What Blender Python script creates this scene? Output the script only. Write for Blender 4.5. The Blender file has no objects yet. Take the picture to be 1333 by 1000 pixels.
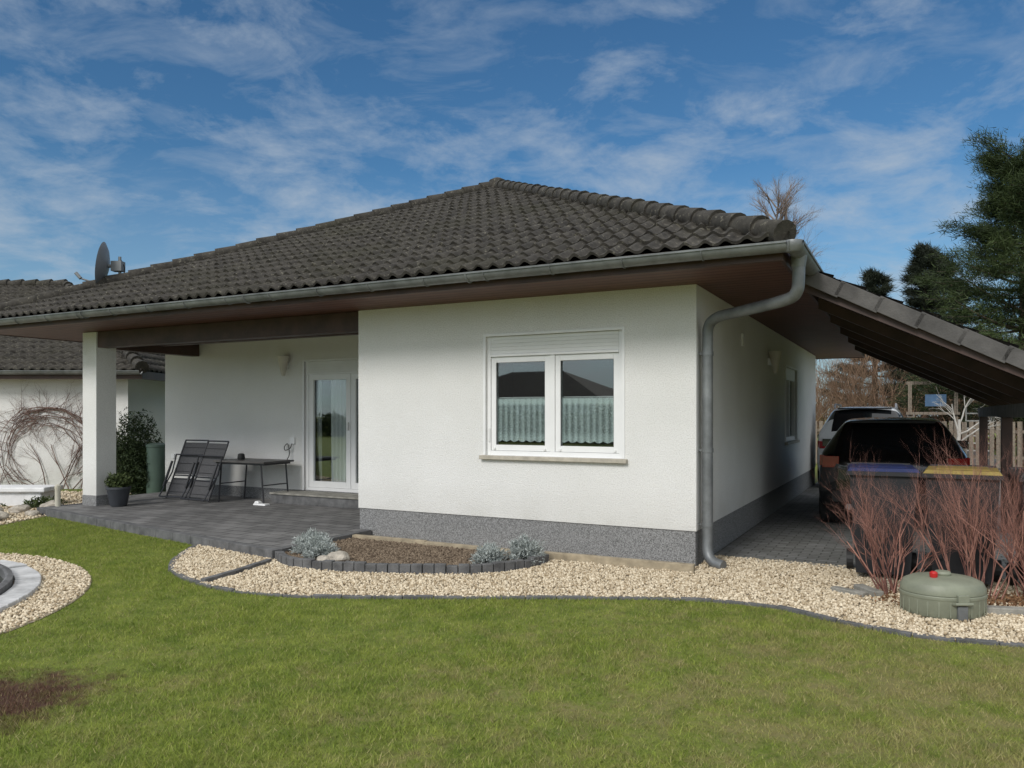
import bpy, math, random
import numpy as np
from mathutils import Vector, Matrix
rng=np.random.default_rng(7); random.seed(7)
S=bpy.context.scene
TH=math.radians(-27.55)
HM=Matrix.Translation((1.8,7.5,0))@Matrix.Rotation(TH,4,'Z')
def hw(x,y,z=0): return HM@Vector((x,y,z))
# ------------------------------------------------------------ materials
def newmat(name):
    m=bpy.data.materials.new(name); m.use_nodes=True
    nt=m.node_tree; b=nt.nodes['Principled BSDF']; return m,nt,b
def mixc(nt,f,a,b,mode='MIX'):
    n=nt.nodes.new('ShaderNodeMix'); n.data_type='RGBA'; n.blend_type=mode
    for i,v in ((0,f),(6,a),(7,b)):
        if isinstance(v,bpy.types.NodeSocket): nt.links.new(v,n.inputs[i])
        elif i==0: n.inputs[0].default_value=v
        else: n.inputs[i].default_value=(*v[:3],1)
    return n.outputs[2]
def noise(nt,vec,scale,detail=4,rough=.55,dist=0):
    n=nt.nodes.new('ShaderNodeTexNoise'); n.inputs['Scale'].default_value=scale
    n.inputs['Detail'].default_value=detail; n.inputs['Roughness'].default_value=rough; n.inputs['Distortion'].default_value=dist
    nt.links.new(vec,n.inputs['Vector']); return n.outputs['Fac']
def ramp(nt,f,a,b,va=0,vb=1):
    n=nt.nodes.new('ShaderNodeMapRange'); n.inputs[1].default_value=a; n.inputs[2].default_value=b
    n.inputs[3].default_value=va; n.inputs[4].default_value=vb; nt.links.new(f,n.inputs[0]); return n.outputs[0]
def bump(nt,b,h,strength,dist=.01):
    n=nt.nodes.new('ShaderNodeBump'); n.inputs['Strength'].default_value=strength; n.inputs['Distance'].default_value=dist
    nt.links.new(h,n.inputs['Height']); nt.links.new(n.outputs[0],b.inputs['Normal'])
def M(name,col,rough=.6,var=.2,vs=4,bmp=0,bs=60,metal=0,col2=None,spec=.5,coat=0):
    m,nt,b=newmat(name)
    tc=nt.nodes.new('ShaderNodeTexCoord').outputs['Object']
    f=ramp(nt,noise(nt,tc,vs,4,.6),.3,.7)
    c1=[c*(1-var) for c in col]; c2=col2 or [min(1,c*(1+var)) for c in col]
    nt.links.new(mixc(nt,f,c1,c2),b.inputs['Base Color'])
    b.inputs['Roughness'].default_value=rough; b.inputs['Metallic'].default_value=metal
    b.inputs['Specular IOR Level'].default_value=spec; b.inputs['Coat Weight'].default_value=coat
    if bmp: bump(nt,b,noise(nt,tc,bs,2,.6),bmp)
    return m
def stucco():
    m,nt,b=newmat('stucco_white'); tc=nt.nodes.new('ShaderNodeTexCoord').outputs['Object']
    big=ramp(nt,noise(nt,tc,.9,3,.6),.3,.75)
    c=mixc(nt,big,(.79,.785,.765),(.86,.855,.84))
    fine=ramp(nt,noise(nt,tc,80,2,.7),.34,.54)
    c=mixc(nt,fine,mixc(nt,.24,c,(.34,.33,.30)),c)
    sep=nt.nodes.new('ShaderNodeSeparateXYZ'); nt.links.new(tc,sep.inputs[0])
    low=ramp(nt,sep.outputs[2],.36,.75,.45,0)
    mm=nt.nodes.new('ShaderNodeMath'); mm.operation='MULTIPLY'; nt.links.new(low,mm.inputs[0]); nt.links.new(noise(nt,tc,3,3,.7),mm.inputs[1])
    c=mixc(nt,mm.outputs[0],c,(.42,.40,.34))
    nt.links.new(c,b.inputs['Base Color']); b.inputs['Roughness'].default_value=.92; b.inputs['Specular IOR Level'].default_value=.2
    bump(nt,b,noise(nt,tc,75,3,.7),.8,.010); return m
def speckle(name,base,a,bc,scale=260):
    m,nt,b=newmat(name); tc=nt.nodes.new('ShaderNodeTexCoord').outputs['Object']
    f=ramp(nt,noise(nt,tc,scale,2,.6),.38,.62); c=mixc(nt,f,a,bc)
    c=mixc(nt,ramp(nt,noise(nt,tc,2,4,.6),.4,.8,0,.35),c,base)
    nt.links.new(c,b.inputs['Base Color']); b.inputs['Roughness'].default_value=.9; bump(nt,b,noise(nt,tc,scale*.7,2),.3,.004); return m
def bricks(name,c1,c2,mort,sx,sy,msize=.012,off=.5,rough=.8):
    m,nt,b=newmat(name); tc=nt.nodes.new('ShaderNodeTexCoord').outputs['Object']
    br=nt.nodes.new('ShaderNodeTexBrick'); nt.links.new(tc,br.inputs['Vector'])
    br.inputs['Color1'].default_value=(*c1,1); br.inputs['Color2'].default_value=(*c2,1); br.inputs['Mortar'].default_value=(*mort,1)
    br.inputs['Scale'].default_value=1; br.inputs['Brick Width'].default_value=sx; br.inputs['Row Height'].default_value=sy
    br.inputs['Mortar Size'].default_value=msize; br.inputs['Mortar Smooth'].default_value=.3; br.offset=off
    c=mixc(nt,ramp(nt,noise(nt,tc,6,5,.7),.3,.7,0,.5),br.outputs['Color'],[x*.55 for x in c1])
    c=mixc(nt,ramp(nt,noise(nt,tc,1.2,3,.6),.5,.75,0,.35),c,[min(1,x*1.6) for x in c2])
    nt.links.new(c,b.inputs['Base Color']); b.inputs['Roughness'].default_value=rough
    iv=nt.nodes.new('ShaderNodeMath'); iv.operation='SUBTRACT'; iv.inputs[0].default_value=1; nt.links.new(br.outputs['Fac'],iv.inputs[1])
    ad=nt.nodes.new('ShaderNodeMath'); ad.operation='MULTIPLY_ADD'; nt.links.new(noise(nt,tc,90,2),ad.inputs[0]); ad.inputs[1].default_value=.25; nt.links.new(iv.outputs[0],ad.inputs[2])
    bump(nt,b,ad.outputs[0],.6,.006); return m
def planks(name,col,axis=1,pitch=.12,rough=.55):
    m,nt,b=newmat(name); tc=nt.nodes.new('ShaderNodeTexCoord').outputs['Object']
    sep=nt.nodes.new('ShaderNodeSeparateXYZ'); nt.links.new(tc,sep.inputs[0])
    mu=nt.nodes.new('ShaderNodeMath'); mu.operation='MULTIPLY'; nt.links.new(sep.outputs[axis],mu.inputs[0]); mu.inputs[1].default_value=1/pitch
    fr=nt.nodes.new('ShaderNodeMath'); fr.operation='FRACT'; nt.links.new(mu.outputs[0],fr.inputs[0])
    g=ramp(nt,fr.outputs[0],0,.12,0,1)
    mp=nt.nodes.new('ShaderNodeMapping'); nt.links.new(tc,mp.inputs[0]); s=[6,6,6]; s[0 if axis==1 else 1]=.6; mp.inputs['Scale'].default_value=s
    c=mixc(nt,ramp(nt,noise(nt,mp.outputs[0],4,4,.7),.3,.7),[x*.6 for x in col],[x*1.3 for x in col])
    c=mixc(nt,g,[x*.12 for x in col],c)
    nt.links.new(c,b.inputs['Base Color']); b.inputs['Roughness'].default_value=rough; bump(nt,b,g,.5,.006); return m
def rooftile():
    m,nt,b=newmat('roof_tile'); tc=nt.nodes.new('ShaderNodeTexCoord').outputs['Object']
    c=mixc(nt,ramp(nt,noise(nt,tc,4.5,6,.8),.34,.66),(.018,.016,.0135),(.070,.063,.053))
    c=mixc(nt,ramp(nt,noise(nt,tc,20,5,.8),.57,.65,0,.8),c,(.21,.195,.15))
    c=mixc(nt,ramp(nt,noise(nt,tc,.8,2,.6),.5,.7,0,.4),c,(.042,.040,.022))
    nt.links.new(c,b.inputs['Base Color']); b.inputs['Roughness'].default_value=.78; b.inputs['Specular IOR Level'].default_value=.25
    return m
def attr_mat(name,ca,cb,rough=.7,trans=0):
    m,nt,b=newmat(name); at=nt.nodes.new('ShaderNodeAttribute'); at.attribute_name='tint'
    c=mixc(nt,at.outputs['Fac'],ca,cb)
    nt.links.new(c,b.inputs['Base Color']); b.inputs['Roughness'].default_value=rough; b.inputs['Specular IOR Level'].default_value=.25
    if trans:
        out=nt.nodes['Material Output']; tr=nt.nodes.new('ShaderNodeBsdfTranslucent'); nt.links.new(c,tr.inputs[0])
        mx=nt.nodes.new('ShaderNodeMixShader'); mx.inputs[0].default_value=trans
        nt.links.new(b.outputs[0],mx.inputs[1]); nt.links.new(tr.outputs[0],mx.inputs[2]); nt.links.new(mx.outputs[0],out.inputs[0])
    return m
def grassmat(name,blade):
    m,nt,b=newmat(name); g=nt.nodes.new('ShaderNodeNewGeometry').outputs['Position']
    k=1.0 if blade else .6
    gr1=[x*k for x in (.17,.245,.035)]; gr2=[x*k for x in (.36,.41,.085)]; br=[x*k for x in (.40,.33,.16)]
    c=mixc(nt,ramp(nt,noise(nt,g,3.4,7,.8),.34,.64),gr1,gr2)
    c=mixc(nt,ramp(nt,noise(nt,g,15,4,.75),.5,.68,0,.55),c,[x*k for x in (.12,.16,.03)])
    sep=nt.nodes.new('ShaderNodeSeparateXYZ'); nt.links.new(g,sep.inputs[0])
    xg=ramp(nt,sep.outputs[0],-1.5,2.2,-.05,.07)
    yg=ramp(nt,sep.outputs[1],4.2,6.2,.03,-.05)
    a=nt.nodes.new('ShaderNodeMath'); a.operation='ADD'; nt.links.new(xg,a.inputs[0]); nt.links.new(yg,a.inputs[1])
    a2=nt.nodes.new('ShaderNodeMath'); a2.operation='ADD'; nt.links.new(a.outputs[0],a2.inputs[0]); nt.links.new(noise(nt,g,3.0,8,.85,.4),a2.inputs[1])
    c=mixc(nt,ramp(nt,a2.outputs[0],.49,.66,0,.72),c,br)
    c=mixc(nt,ramp(nt,noise(nt,g,7,6,.8),.57,.70,0,.6),c,[x*k for x in (.22,.165,.085)])
    vd=nt.nodes.new('ShaderNodeVectorMath'); vd.operation='DISTANCE'; nt.links.new(g,vd.inputs[0]); vd.inputs[1].default_value=(-2.65,4.05,0)
    ds=nt.nodes.new('ShaderNodeMath'); ds.operation='MULTIPLY_ADD'; nt.links.new(noise(nt,g,6,5,.75),ds.inputs[0]); ds.inputs[1].default_value=1.3; nt.links.new(vd.outputs['Value'],ds.inputs[2])
    c=mixc(nt,ramp(nt,ds.outputs[0],.85,1.2,.92,0),c,[x*k for x in (.14,.06,.055)])
    if blade:
        at=nt.nodes.new('ShaderNodeAttribute'); at.attribute_name='tint'
        c=mixc(nt,ramp(nt,at.outputs['Fac'],.8,1,0,.75),c,(.50,.42,.23))
        c=mixc(nt,ramp(nt,at.outputs['Fac'],0,.35,.4,0),c,(.07,.12,.02))
    nt.links.new(c,b.inputs['Base Color']); b.inputs['Roughness'].default_value=.7; b.inputs['Specular IOR Level'].default_value=.2
    if blade:
        out=nt.nodes['Material Output']; tr=nt.nodes.new('ShaderNodeBsdfTranslucent'); nt.links.new(c,tr.inputs[0])
        mx=nt.nodes.new('ShaderNodeMixShader'); mx.inputs[0].default_value=.3
        nt.links.new(b.outputs[0],mx.inputs[1]); nt.links.new(tr.outputs[0],mx.inputs[2]); nt.links.new(mx.outputs[0],out.inputs[0])
    else: bump(nt,b,noise(nt,g,70,3,.7),.8,.02)
    return m
def glassmat(name,tint=(.9,.95,.95),boost=.12):
    m,nt,b=newmat(name); nt.nodes.remove(b); out=nt.nodes['Material Output']
    t=nt.nodes.new('ShaderNodeBsdfTransparent'); t.inputs[0].default_value=(*tint,1)
    g=nt.nodes.new('ShaderNodeBsdfGlossy'); g.inputs['Roughness'].default_value=.015
    lw=nt.nodes.new('ShaderNodeFresnel'); lw.inputs[0].default_value=1.5
    f=ramp(nt,lw.outputs[0],0,1,boost,1)
    mx=nt.nodes.new('ShaderNodeMixShader'); nt.links.new(f,mx.inputs[0]); nt.links.new(t.outputs[0],mx.inputs[1]); nt.links.new(g.outputs[0],mx.inputs[2])
    nt.links.new(mx.outputs[0],out.inputs[0]); return m

m_st=stucco(); m_pl=speckle('plinth_plaster',(.21,.21,.21),(.10,.10,.10),(.34,.34,.34),120)
m_tile=rooftile(); m_zinc=M('zinc',(.20,.21,.215),.5,.3,5,.15,20,metal=.4)
m_dark=M('interior_shade',(.035,.035,.035),.9)
m_wood=planks('soffit_boards',(.125,.050,.032),1,.14); m_beam=M('stained_beam',(.065,.034,.027),.5,.4,3)
m_cwood=planks('carport_boards',(.075,.045,.034),1,.14)
m_pvc=M('white_pvc',(.85,.85,.85),.35,.03); m_slat=M('shutter_slat',(.80,.80,.79),.5,.04)
m_glass=glassmat('window_glass',(.90,.94,.94),.12); m_dglass=glassmat('door_glass',(.92,.95,.95),.05); m_sill=M('sill_stone',(.46,.42,.35),.6,.2,12)
m_rub=M('black_rubber',(.02,.02,.02),.6)
m_conc=M('concrete_edging',(.27,.26,.23),.9,.35,9,.5,80); m_dstone=M('dark_edging',(.12,.12,.122),.85,.4,7,.5,80)
m_tan=M('tan_edging',(.36,.30,.21),.9,.3,8,.4,60)
m_soil=M('soil',(.15,.11,.075),.95,.4,14,.8,50)
m_pave=bricks('terrace_pavers',(.14,.137,.135),(.24,.235,.23),(.05,.05,.048),.30,.20)
m_drive=bricks('driveway_pavers',(.17,.17,.16),(.28,.28,.275),(.06,.065,.05),.20,.10,.008)
# ------------------------------------------------------------ mesh builder
class MB:
    def __init__(s): s.v=[];s.f=[];s.mi=[];s.mats=[]
    def m(s,mat):
        if mat not in s.mats: s.mats.append(mat)
        return s.mats.index(mat)
    def add(s,vs,fs,mat):
        o=len(s.v); s.v+= [tuple(v) for v in vs]; k=s.m(mat)
        for f in fs: s.f.append([i+o for i in f]); s.mi.append(k)
    def box(s,x0,x1,y0,y1,z0,z1,mat,T=None):
        vs=[Vector((x,y,z)) for z in (z0,z1) for y in (y0,y1) for x in (x0,x1)]
        if T: vs=[T@v for v in vs]
        s.add(vs,[(0,2,3,1),(4,5,7,6),(0,1,5,4),(2,6,7,3),(0,4,6,2),(1,3,7,5)],mat)
    def tap(s,c,b,t,z0,z1,mat,T=None,sh=(0,0)):
        vs=[Vector((c[0]+sx*b[0]/2,c[1]+sy*b[1]/2,z0)) for sy in(-1,1) for sx in(-1,1)]+[Vector((c[0]+sh[0]+sx*t[0]/2,c[1]+sh[1]+sy*t[1]/2,z1)) for sy in(-1,1) for sx in(-1,1)]
        if T: vs=[T@v for v in vs]
        s.add(vs,[(0,2,3,1),(4,5,7,6),(0,1,5,4),(2,6,7,3),(0,4,6,2),(1,3,7,5)],mat)
    def tube(s,pts,r,n,mat,cap=True):
        pts=[Vector(p) for p in pts]; R=r if isinstance(r,(list,tuple)) else [r]*len(pts)
        vs=[];fs=[];up=None
        for i,p in enumerate(pts):
            d=((pts[min(i+1,len(pts)-1)]-pts[max(i-1,0)])).normalized()
            if up is None:
                up=Vector((0,0,1)) if abs(d.z)<.9 else Vector((1,0,0))
            a=(up-d*up.dot(d)).normalized(); b=d.cross(a); up=a
            for k in range(n):
                t=2*math.pi*k/n; vs.append(p+(a*math.cos(t)+b*math.sin(t))*R[i])
        for i in range(len(pts)-1):
            for k in range(n):
                k2=(k+1)%n; fs.append((i*n+k,i*n+k2,(i+1)*n+k2,(i+1)*n+k))
        if cap: fs.append(tuple(range(n))[::-1]); fs.append(tuple((len(pts)-1)*n+k for k in range(n)))
        s.add(vs,fs,mat)
    def lathe(s,prof,n,mat,T=None,sc=(1,1)):
        vs=[];fs=[]
        for r,z in prof:
            for k in range(n):
                t=2*math.pi*k/n; v=Vector((r*math.cos(t)*sc[0],r*math.sin(t)*sc[1],z)); vs.append(T@v if T else v)
        for i in range(len(prof)-1):
            for k in range(n):
                k2=(k+1)%n; fs.append((i*n+k,i*n+k2,(i+1)*n+k2,(i+1)*n+k))
        fs.append(tuple(range(n))[::-1]); fs.append(tuple((len(prof)-1)*n+k for k in range(n)))
        s.add(vs,fs,mat)
    def obj(s,name,parent=None,M_=None,bev=0,smooth=False,sub=0):
        me=bpy.data.meshes.new(name); me.from_pydata(s.v,[],s.f)
        for m in s.mats: me.materials.append(m)
        me.polygons.foreach_set('material_index',s.mi)
        if smooth: me.polygons.foreach_set('use_smooth',[True]*len(s.f))
        me.update(); o=bpy.data.objects.new(name,me); S.collection.objects.link(o)
        if parent: o.parent=parent
        if M_ is not None: o.matrix_basis=M_
        if bev:
            b=o.modifiers.new('b','BEVEL'); b.width=bev; b.segments=2; b.limit_method='ANGLE'
        if sub:
            b=o.modifiers.new('s','SUBSURF'); b.levels=sub; b.render_levels=sub
        if smooth and not sub:
            try: me.set_sharp_from_angle(angle=math.radians(40))
            except Exception: pass
        return o
def empty(name,M_=Matrix()):
    o=bpy.data.objects.new(name,None); o.empty_display_size=.2; S.collection.objects.link(o); o.matrix_basis=M_; return o
def npmesh(name,V,F,mat,smooth=False,tint=None,parent=None,M_=None):
    me=bpy.data.meshes.new(name); V=np.asarray(V,np.float32); F=np.asarray(F,np.int32); k=F.shape[1]
    me.vertices.add(len(V)); me.vertices.foreach_set('co',V.ravel())
    me.loops.add(F.size); me.loops.foreach_set('vertex_index',F.ravel())
    me.polygons.add(len(F)); me.polygons.foreach_set('loop_start',np.arange(0,F.size,k,dtype=np.int32))
    try: me.polygons.foreach_set('loop_total',np.full(len(F),k,np.int32))
    except Exception: pass
    if smooth: me.polygons.foreach_set('use_smooth',np.ones(len(F),bool))
    if tint is not None:
        a=me.attributes.new('tint','FLOAT','POINT'); a.data.foreach_set('value',np.asarray(tint,np.float32))
    me.materials.append(mat); me.update(calc_edges=True); me.validate()
    o=bpy.data.objects.new(name,me); S.collection.objects.link(o)
    if parent: o.parent=parent
    if M_ is not None: o.matrix_basis=M_
    return o
def catmull(P,n=6):
    P=[np.array(p,float) for p in P]; out=[]
    Q=[2*P[0]-P[1]]+P+[2*P[-1]-P[-2]]
    for i in range(1,len(Q)-2):
        for j in range(n):
            t=j/n; a,b,c,d=Q[i-1],Q[i],Q[i+1],Q[i+2]
            out.append(.5*((2*b)+(-a+c)*t+(2*a-5*b+4*c-d)*t*t+(-a+3*b-3*c+d)*t**3))
    out.append(P[-1]); return out
def inpoly(X,Y,poly):
    r=np.zeros(X.shape,bool); n=len(poly)
    for i in range(n):
        x1,y1=poly[i][0],poly[i][1]; x2,y2=poly[(i+1)%n][0],poly[(i+1)%n][1]
        if y1==y2: continue
        c=((y1>Y)!=(y2>Y))&(X<(x2-x1)*(Y-y1)/(y2-y1)+x1); r^=c
    return r
# ------------------------------------------------------------ HOUSE
H=empty('white_bungalow',HM)
w=MB()
def wallx(x0,x1,y0,y1,z0,z1,hole=None):
    if not hole: w.box(x0,x1,y0,y1,z0,z1,m_st); return
    a,b,c,d=hole
    if x1-x0>y1-y0:
        w.box(x0,a,y0,y1,z0,z1,m_st); w.box(b,x1,y0,y1,z0,z1,m_st); w.box(a,b,y0,y1,z0,c,m_st) if c>z0 else 0; w.box(a,b,y0,y1,d,z1,m_st)
    else:
        w.box(x0,x1,y0,a,z0,z1,m_st); w.box(x0,x1,b,y1,z0,z1,m_st); w.box(x0,x1,a,b,z0,c,m_st); w.box(x0,x1,a,b,d,z1,m_st)
wallx(-4.155,0,0,.3,.36,2.775,(-2.36,-.76,1.05,2.37))
wallx(-.3,0,.3,10.4,.36,2.775,(5.9,7.3,1.05,2.30))
wallx(-4.155,-3.855,.3,2,.36,2.775)
wallx(-10.2,-4.155,2,2.3,.28,2.775,(-6.87,-5.07,.28,2.36))
wallx(-10.2,-9.9,2.3,10.4,.28,2.775); w.box(-9.9,-.3,10.1,10.4,.28,2.775,m_st)
w.obj('walls',H)
p=MB(); p.box(-4.143,-.012,.012,.3,-.2,.36,m_pl); p.box(-.3,-.012,.3,10.388,-.2,.36,m_pl); p.box(-4.143,-3.855,.3,2,-.2,.36,m_pl)
p.box(-10.188,-4.143,2.012,2.3,-.2,.28,m_pl); p.box(-10.188,-9.9,2.3,10.388,-.2,.28,m_pl); p.obj('plinth',H)
i=MB(); i.box(-3.85,-.32,1.6,1.65,.28,2.76,m_dark); i.box(-9.8,-4.2,4.2,4.25,.28,2.76,m_dark)  # dark panels and floors, shade of the unlit rooms put into their colour
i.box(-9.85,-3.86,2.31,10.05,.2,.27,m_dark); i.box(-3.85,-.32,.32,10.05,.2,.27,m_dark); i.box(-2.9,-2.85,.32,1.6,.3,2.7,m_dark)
i.box(-2.3,-2.25,4.3,9,.3,2.7,m_dark); i.obj('dark_room_panels',H)
pc=MB(); pc.box(-9.54,-9.21,0,.33,.1,2.768,m_st); pc.box(-9.545,-9.205,-.005,.335,.1,.26,m_pl); pc.obj('porch_pillar',H)
so=MB(); so.box(-11,.9,-.85,11.25,2.776,2.80,m_wood); so.obj('soffit',H)
fb=MB(); fb.box(-11.03,.93,-.88,-.851,2.765,2.93,m_beam); fb.box(.901,.93,-.85,11.25,2.765,2.93,m_beam); fb.box(-11.03,-11.001,-.85,11.25,2.765,2.93,m_beam); fb.box(-11.03,.93,11.251,11.28,2.765,2.93,m_beam)
fb.box(-9.205,-4.158,.02,.2,2.53,2.772,m_beam); fb.box(-9.48,-9.30,.34,1.997,2.53,2.772,m_beam); fb.box(-9.2,-4.158,1.1,1.22,2.64,2.772,m_beam)
fb.obj('fascia_and_beams',H,bev=.004)
AP=Vector((-5.05,5.2,5.78)); ez=2.93
cor=[Vector((-11.05,-.9,ez)),Vector((.95,-.9,ez)),Vector((.95,11.3,ez)),Vector((-11.05,11.3,ez))]
PER=.172
def tileface(A,B,P,course=.33,period=PER,ridge=None):
    U=(B-A); L=U.length; U=U/L
    sa=(P-A).dot(U); V=(P-A)-U*sa; D=V.length; V=V/D; Nn=U.cross(V)
    ns=int(L/period*10); s=np.linspace(0,L,ns+1)
    ph=(s/period)%1
    prof=.040*(0.5+.5*np.cos(2*np.pi*ph))**1.6+np.where((ph>.30)&(ph<.36),-.006,0)
    Vv=[];F=[]; rows=int(math.ceil(D/course)); o=0
    A_=np.array(A);U_=np.array(U);V_=np.array(V);N_=np.array(Nn)
    for j in range(rows):
        d0=j*course; d1=min(d0+course+.015,D)
        jit=rng.normal(0,.004,len(s)//20+2).repeat(20)[:len(s)]; jd=rng.normal(0,.006,len(s)//20+2).repeat(20)[:len(s)]
        def row(d,h,dd=0):
            if ridge: lo,hi=0,L
            else: lo=sa*d/D; hi=L-(L-sa)*d/D
            sc=np.clip(s,lo,hi); return A_+np.outer(sc,U_)+np.outer(d+dd+0*s,V_)+np.outer(h,N_)
        r0=row(d0,prof*.9+.002,jd); r1=row(d0,prof+.030+jit,jd); r2=row(d1,prof)
        Vv+= [r0,r1,r2]; n=len(s)
        a=np.arange(n-1)
        F.append(np.stack([o+a,o+a+1,o+n+a+1,o+n+a],1)); F.append(np.stack([o+n+a,o+n+a+1,o+2*n+a+1,o+2*n+a],1)); o+=3*n
    return np.concatenate(Vv),np.concatenate(F)
allV=[];allF=[];o_=0
for k in range(4):
    V,F=tileface(cor[k],cor[(k+1)%4],AP); allV.append(V); allF.append(F+o_); o_+=len(V)
ro=npmesh('roof_tiles',np.concatenate(allV),np.concatenate(allF),m_tile,parent=H,smooth=True)
try: ro.data.set_sharp_from_angle(angle=math.radians(50))
except Exception: pass
hc=MB()
for c in cor:
    d=(AP-c); L=d.length; d.normalize(); n=int(L/.36)
    for j in range(n+1):
        a=c+d*(j*L/(n+1)); b=c+d*min(L,((j+1)*L/(n+1)+.05)); up=Vector((0,0,.04))
        tilt=Vector((0,0,.010+random.gauss(0,.004)))
        hc.tube([a+up+tilt,a+up+tilt+d*.03,b+up-tilt*.6],[.110,.107,.094],14,m_tile)
hc.tube([AP+Vector((0,0,-.1)),AP+Vector((0,0,.12)),AP+Vector((0,0,.17))],[.19,.16,.06],12,m_tile)
hc.obj('hip_caps',H,smooth=True)
def gutter(mb,p0,p1,out,r=.075,n=12):
    p0=Vector(p0);p1=Vector(p1);out=Vector(out); vs=[];fs=[]
    prof=[]
    for k in range(n+1):
        t=math.pi*k/n; prof.append((-math.cos(t)*r,-math.sin(t)*r))
    prof.append((r+.012,.004)); prof.append((r+.010,-.012)) ; prof.append((r-.006,-.01))
    for k in range(n,-1,-1):
        t=math.pi*k/n; prof.append((-math.cos(t)*(r-.006),-math.sin(t)*(r-.006)))
    for P in (p0,p1):
        for a,b in prof: vs.append(P+out*a+Vector((0,0,b)))
    m=len(prof)
    for k in range(m): fs.append((k,(k+1)%m,m+(k+1)%m,m+k))
    fs.append(tuple(range(m))); fs.append(tuple(range(m,2*m))[::-1])
    mb.add(vs,fs,m_zinc)
g=MB(); gz=2.885
gutter(g,(-11.1,-.97,gz),(.98,-.97,gz),(0,-1,0)); gutter(g,(1.02,-1.0,gz),(1.02,11.3,gz),(1,0,0)); gutter(g,(-11.12,-.97,gz),(-11.12,11.3,gz),(-1,0,0))
g.lathe([(.0,-.085),(.055,-.075),(.082,-.04),(.088,0),(.085,.01)],16,m_zinc,Matrix.Translation((1.02,-.96,gz)))
for k in range(18):
    x=-10.9+k*.7
    g.tube([(x,-.97+.08*math.cos(t),gz-.08*math.sin(t)) for t in np.linspace(0,math.pi,9)],.006,5,m_zinc)
for x in (-8,-5,-2.0):
    g.tube([(x+.0,-.97-.079*math.cos(t),gz-.079*math.sin(t)) for t in np.linspace(0,math.pi,9)],.012,5,m_zinc)
g.obj('gutters',H,smooth=True)
dp=MB()
path=catmull([(1.02,-.62,2.86),(1.02,-.62,2.66),(1.0,-.60,2.54),(.90,-.52,2.49),(.5,-.22,2.46),(.2,.01,2.44),(.10,.08,2.36),(.085,.1,2.2)],6)+[(.085,.1,1.5),(.085,.1,.4)]+catmull([(.085,.1,.25),(.095,.085,.14),(.15,.05,.07),(.26,.0,.045)],5)
dp.tube(path,.052,16,m_zinc)
for z in (2.1,1.15,.42): dp.tube([(.085,.1,z-.02),(.085,.1,z+.02)],.058,16,m_zinc); dp.box(0,.05,.09,.11,z-.01,z+.01,m_zinc)
dp.tube([(1.02,-.62,2.74),(1.02,-.62,2.84)],[.055,.07],16,m_zinc)
dp.obj('downpipe',H,smooth=True)
# front window
wn=MB(); x0,x1,z0,z1=-2.36,-.76,1.05,2.37
F0,F1=.03,.11
wn.box(x0,x0+.045,F0,F1,z0,z1,m_pvc); wn.box(x1-.045,x1,F0,F1,z0,z1,m_pvc)
wn.box(x0-.03,x0,-.012,.02,z0,z1+.03,m_pvc); wn.box(x1,x1+.03,-.012,.02,z0,z1+.03,m_pvc); wn.box(x0,x1,-.012,.02,z1,z1+.03,m_pvc)
wn.box(x0+.045,x1-.045,F0,F1,z0,z0+.05,m_pvc)
wn.box(x0+.045,x1-.045,F0+.004,F1,2.171,z1,m_slat)
for k in range(5):
    za=2.175+k*.039; wn.box(x0+.046,x1-.046,F0-.001,F0+.004,za+.001,za+.0375,m_slat)
wn.box(x0+.045,x1-.045,F0-.015,F1,2.145,2.170,m_pvc)
mid=(x0+x1)/2
wn.box(mid-.03,mid+.03,F0+.002,F1,z0+.05,2.145,m_pvc)
for a,b in ((x0+.045,mid-.03),(mid+.03,x1-.045)):
    y0,y1=F0+.012,F1-.01; s_=.062
    wn.box(a+.003,a+s_,y0,y1,z0+.053,2.142,m_pvc); wn.box(b-s_,b-.003,y0,y1,z0+.053,2.142,m_pvc)
    wn.box(a+s_,b-s_,y0,y1,z0+.053,z0+.053+s_,m_pvc); wn.box(a+s_,b-s_,y0,y1,2.142-s_,2.142,m_pvc)
    for (c,d_,e,f_) in ((a+s_,a+s_+.006,z0+.115,2.08),(b-s_-.006,b-s_,z0+.115,2.08)): wn.box(c,d_,y0+.01,y0+.02,e,f_,m_rub)
wn.box(x0+.0,x1,.11,.3,z0-.001,z0+.02,m_pvc)
wn.box(x0+.02,x0+.04,F0-.012,F0,1.2,1.35,m_slat)
for q in (x0+.09,mid-.09,mid+.09,x1-.09): wn.box(q-.012,q+.012,F0-.004,F0+.012,z0+.06,z0+.085,m_slat)
wn.obj('window_frame',H,bev=.004)
gl=MB(); gl.box(x0+.1,x1-.1,.07,.074,z0+.1,2.1,m_glass); gl.obj('window_glass',H)
sl=MB(); sl.box(x0-.06,x1+.06,-.055,.03,z0-.045,z0-.002,m_sill); sl.obj('window_sill',H,bev=.004)
def curtain(name,xa,xb,y,za,zb,fold=.02,per=.05,scallop=True,mat=None):
    n=int((xb-xa)/.006); m=14; xs=np.linspace(xa,xb,n); V=[];
    for j in range(m+1):
        t=j/m; zz=zb-(zb-za)*t
        ph=xs/per*2*np.pi
        yy=y+fold*(.4+.6*t)*np.sin(ph+.6*np.sin(xs*17)); zz=zz+ (np.abs(np.sin(xs*np.pi/.1))*-.02*t if scallop else 0*xs)
        V.append(np.stack([xs,yy,zz+0*xs],1))
    V=np.concatenate(V); a=np.arange(n-1); F=np.concatenate([np.stack([j*n+a,j*n+a+1,(j+1)*n+a+1,(j+1)*n+a],1) for j in range(m)])
    return npmesh(name,V,F,mat,True,parent=H)
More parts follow.
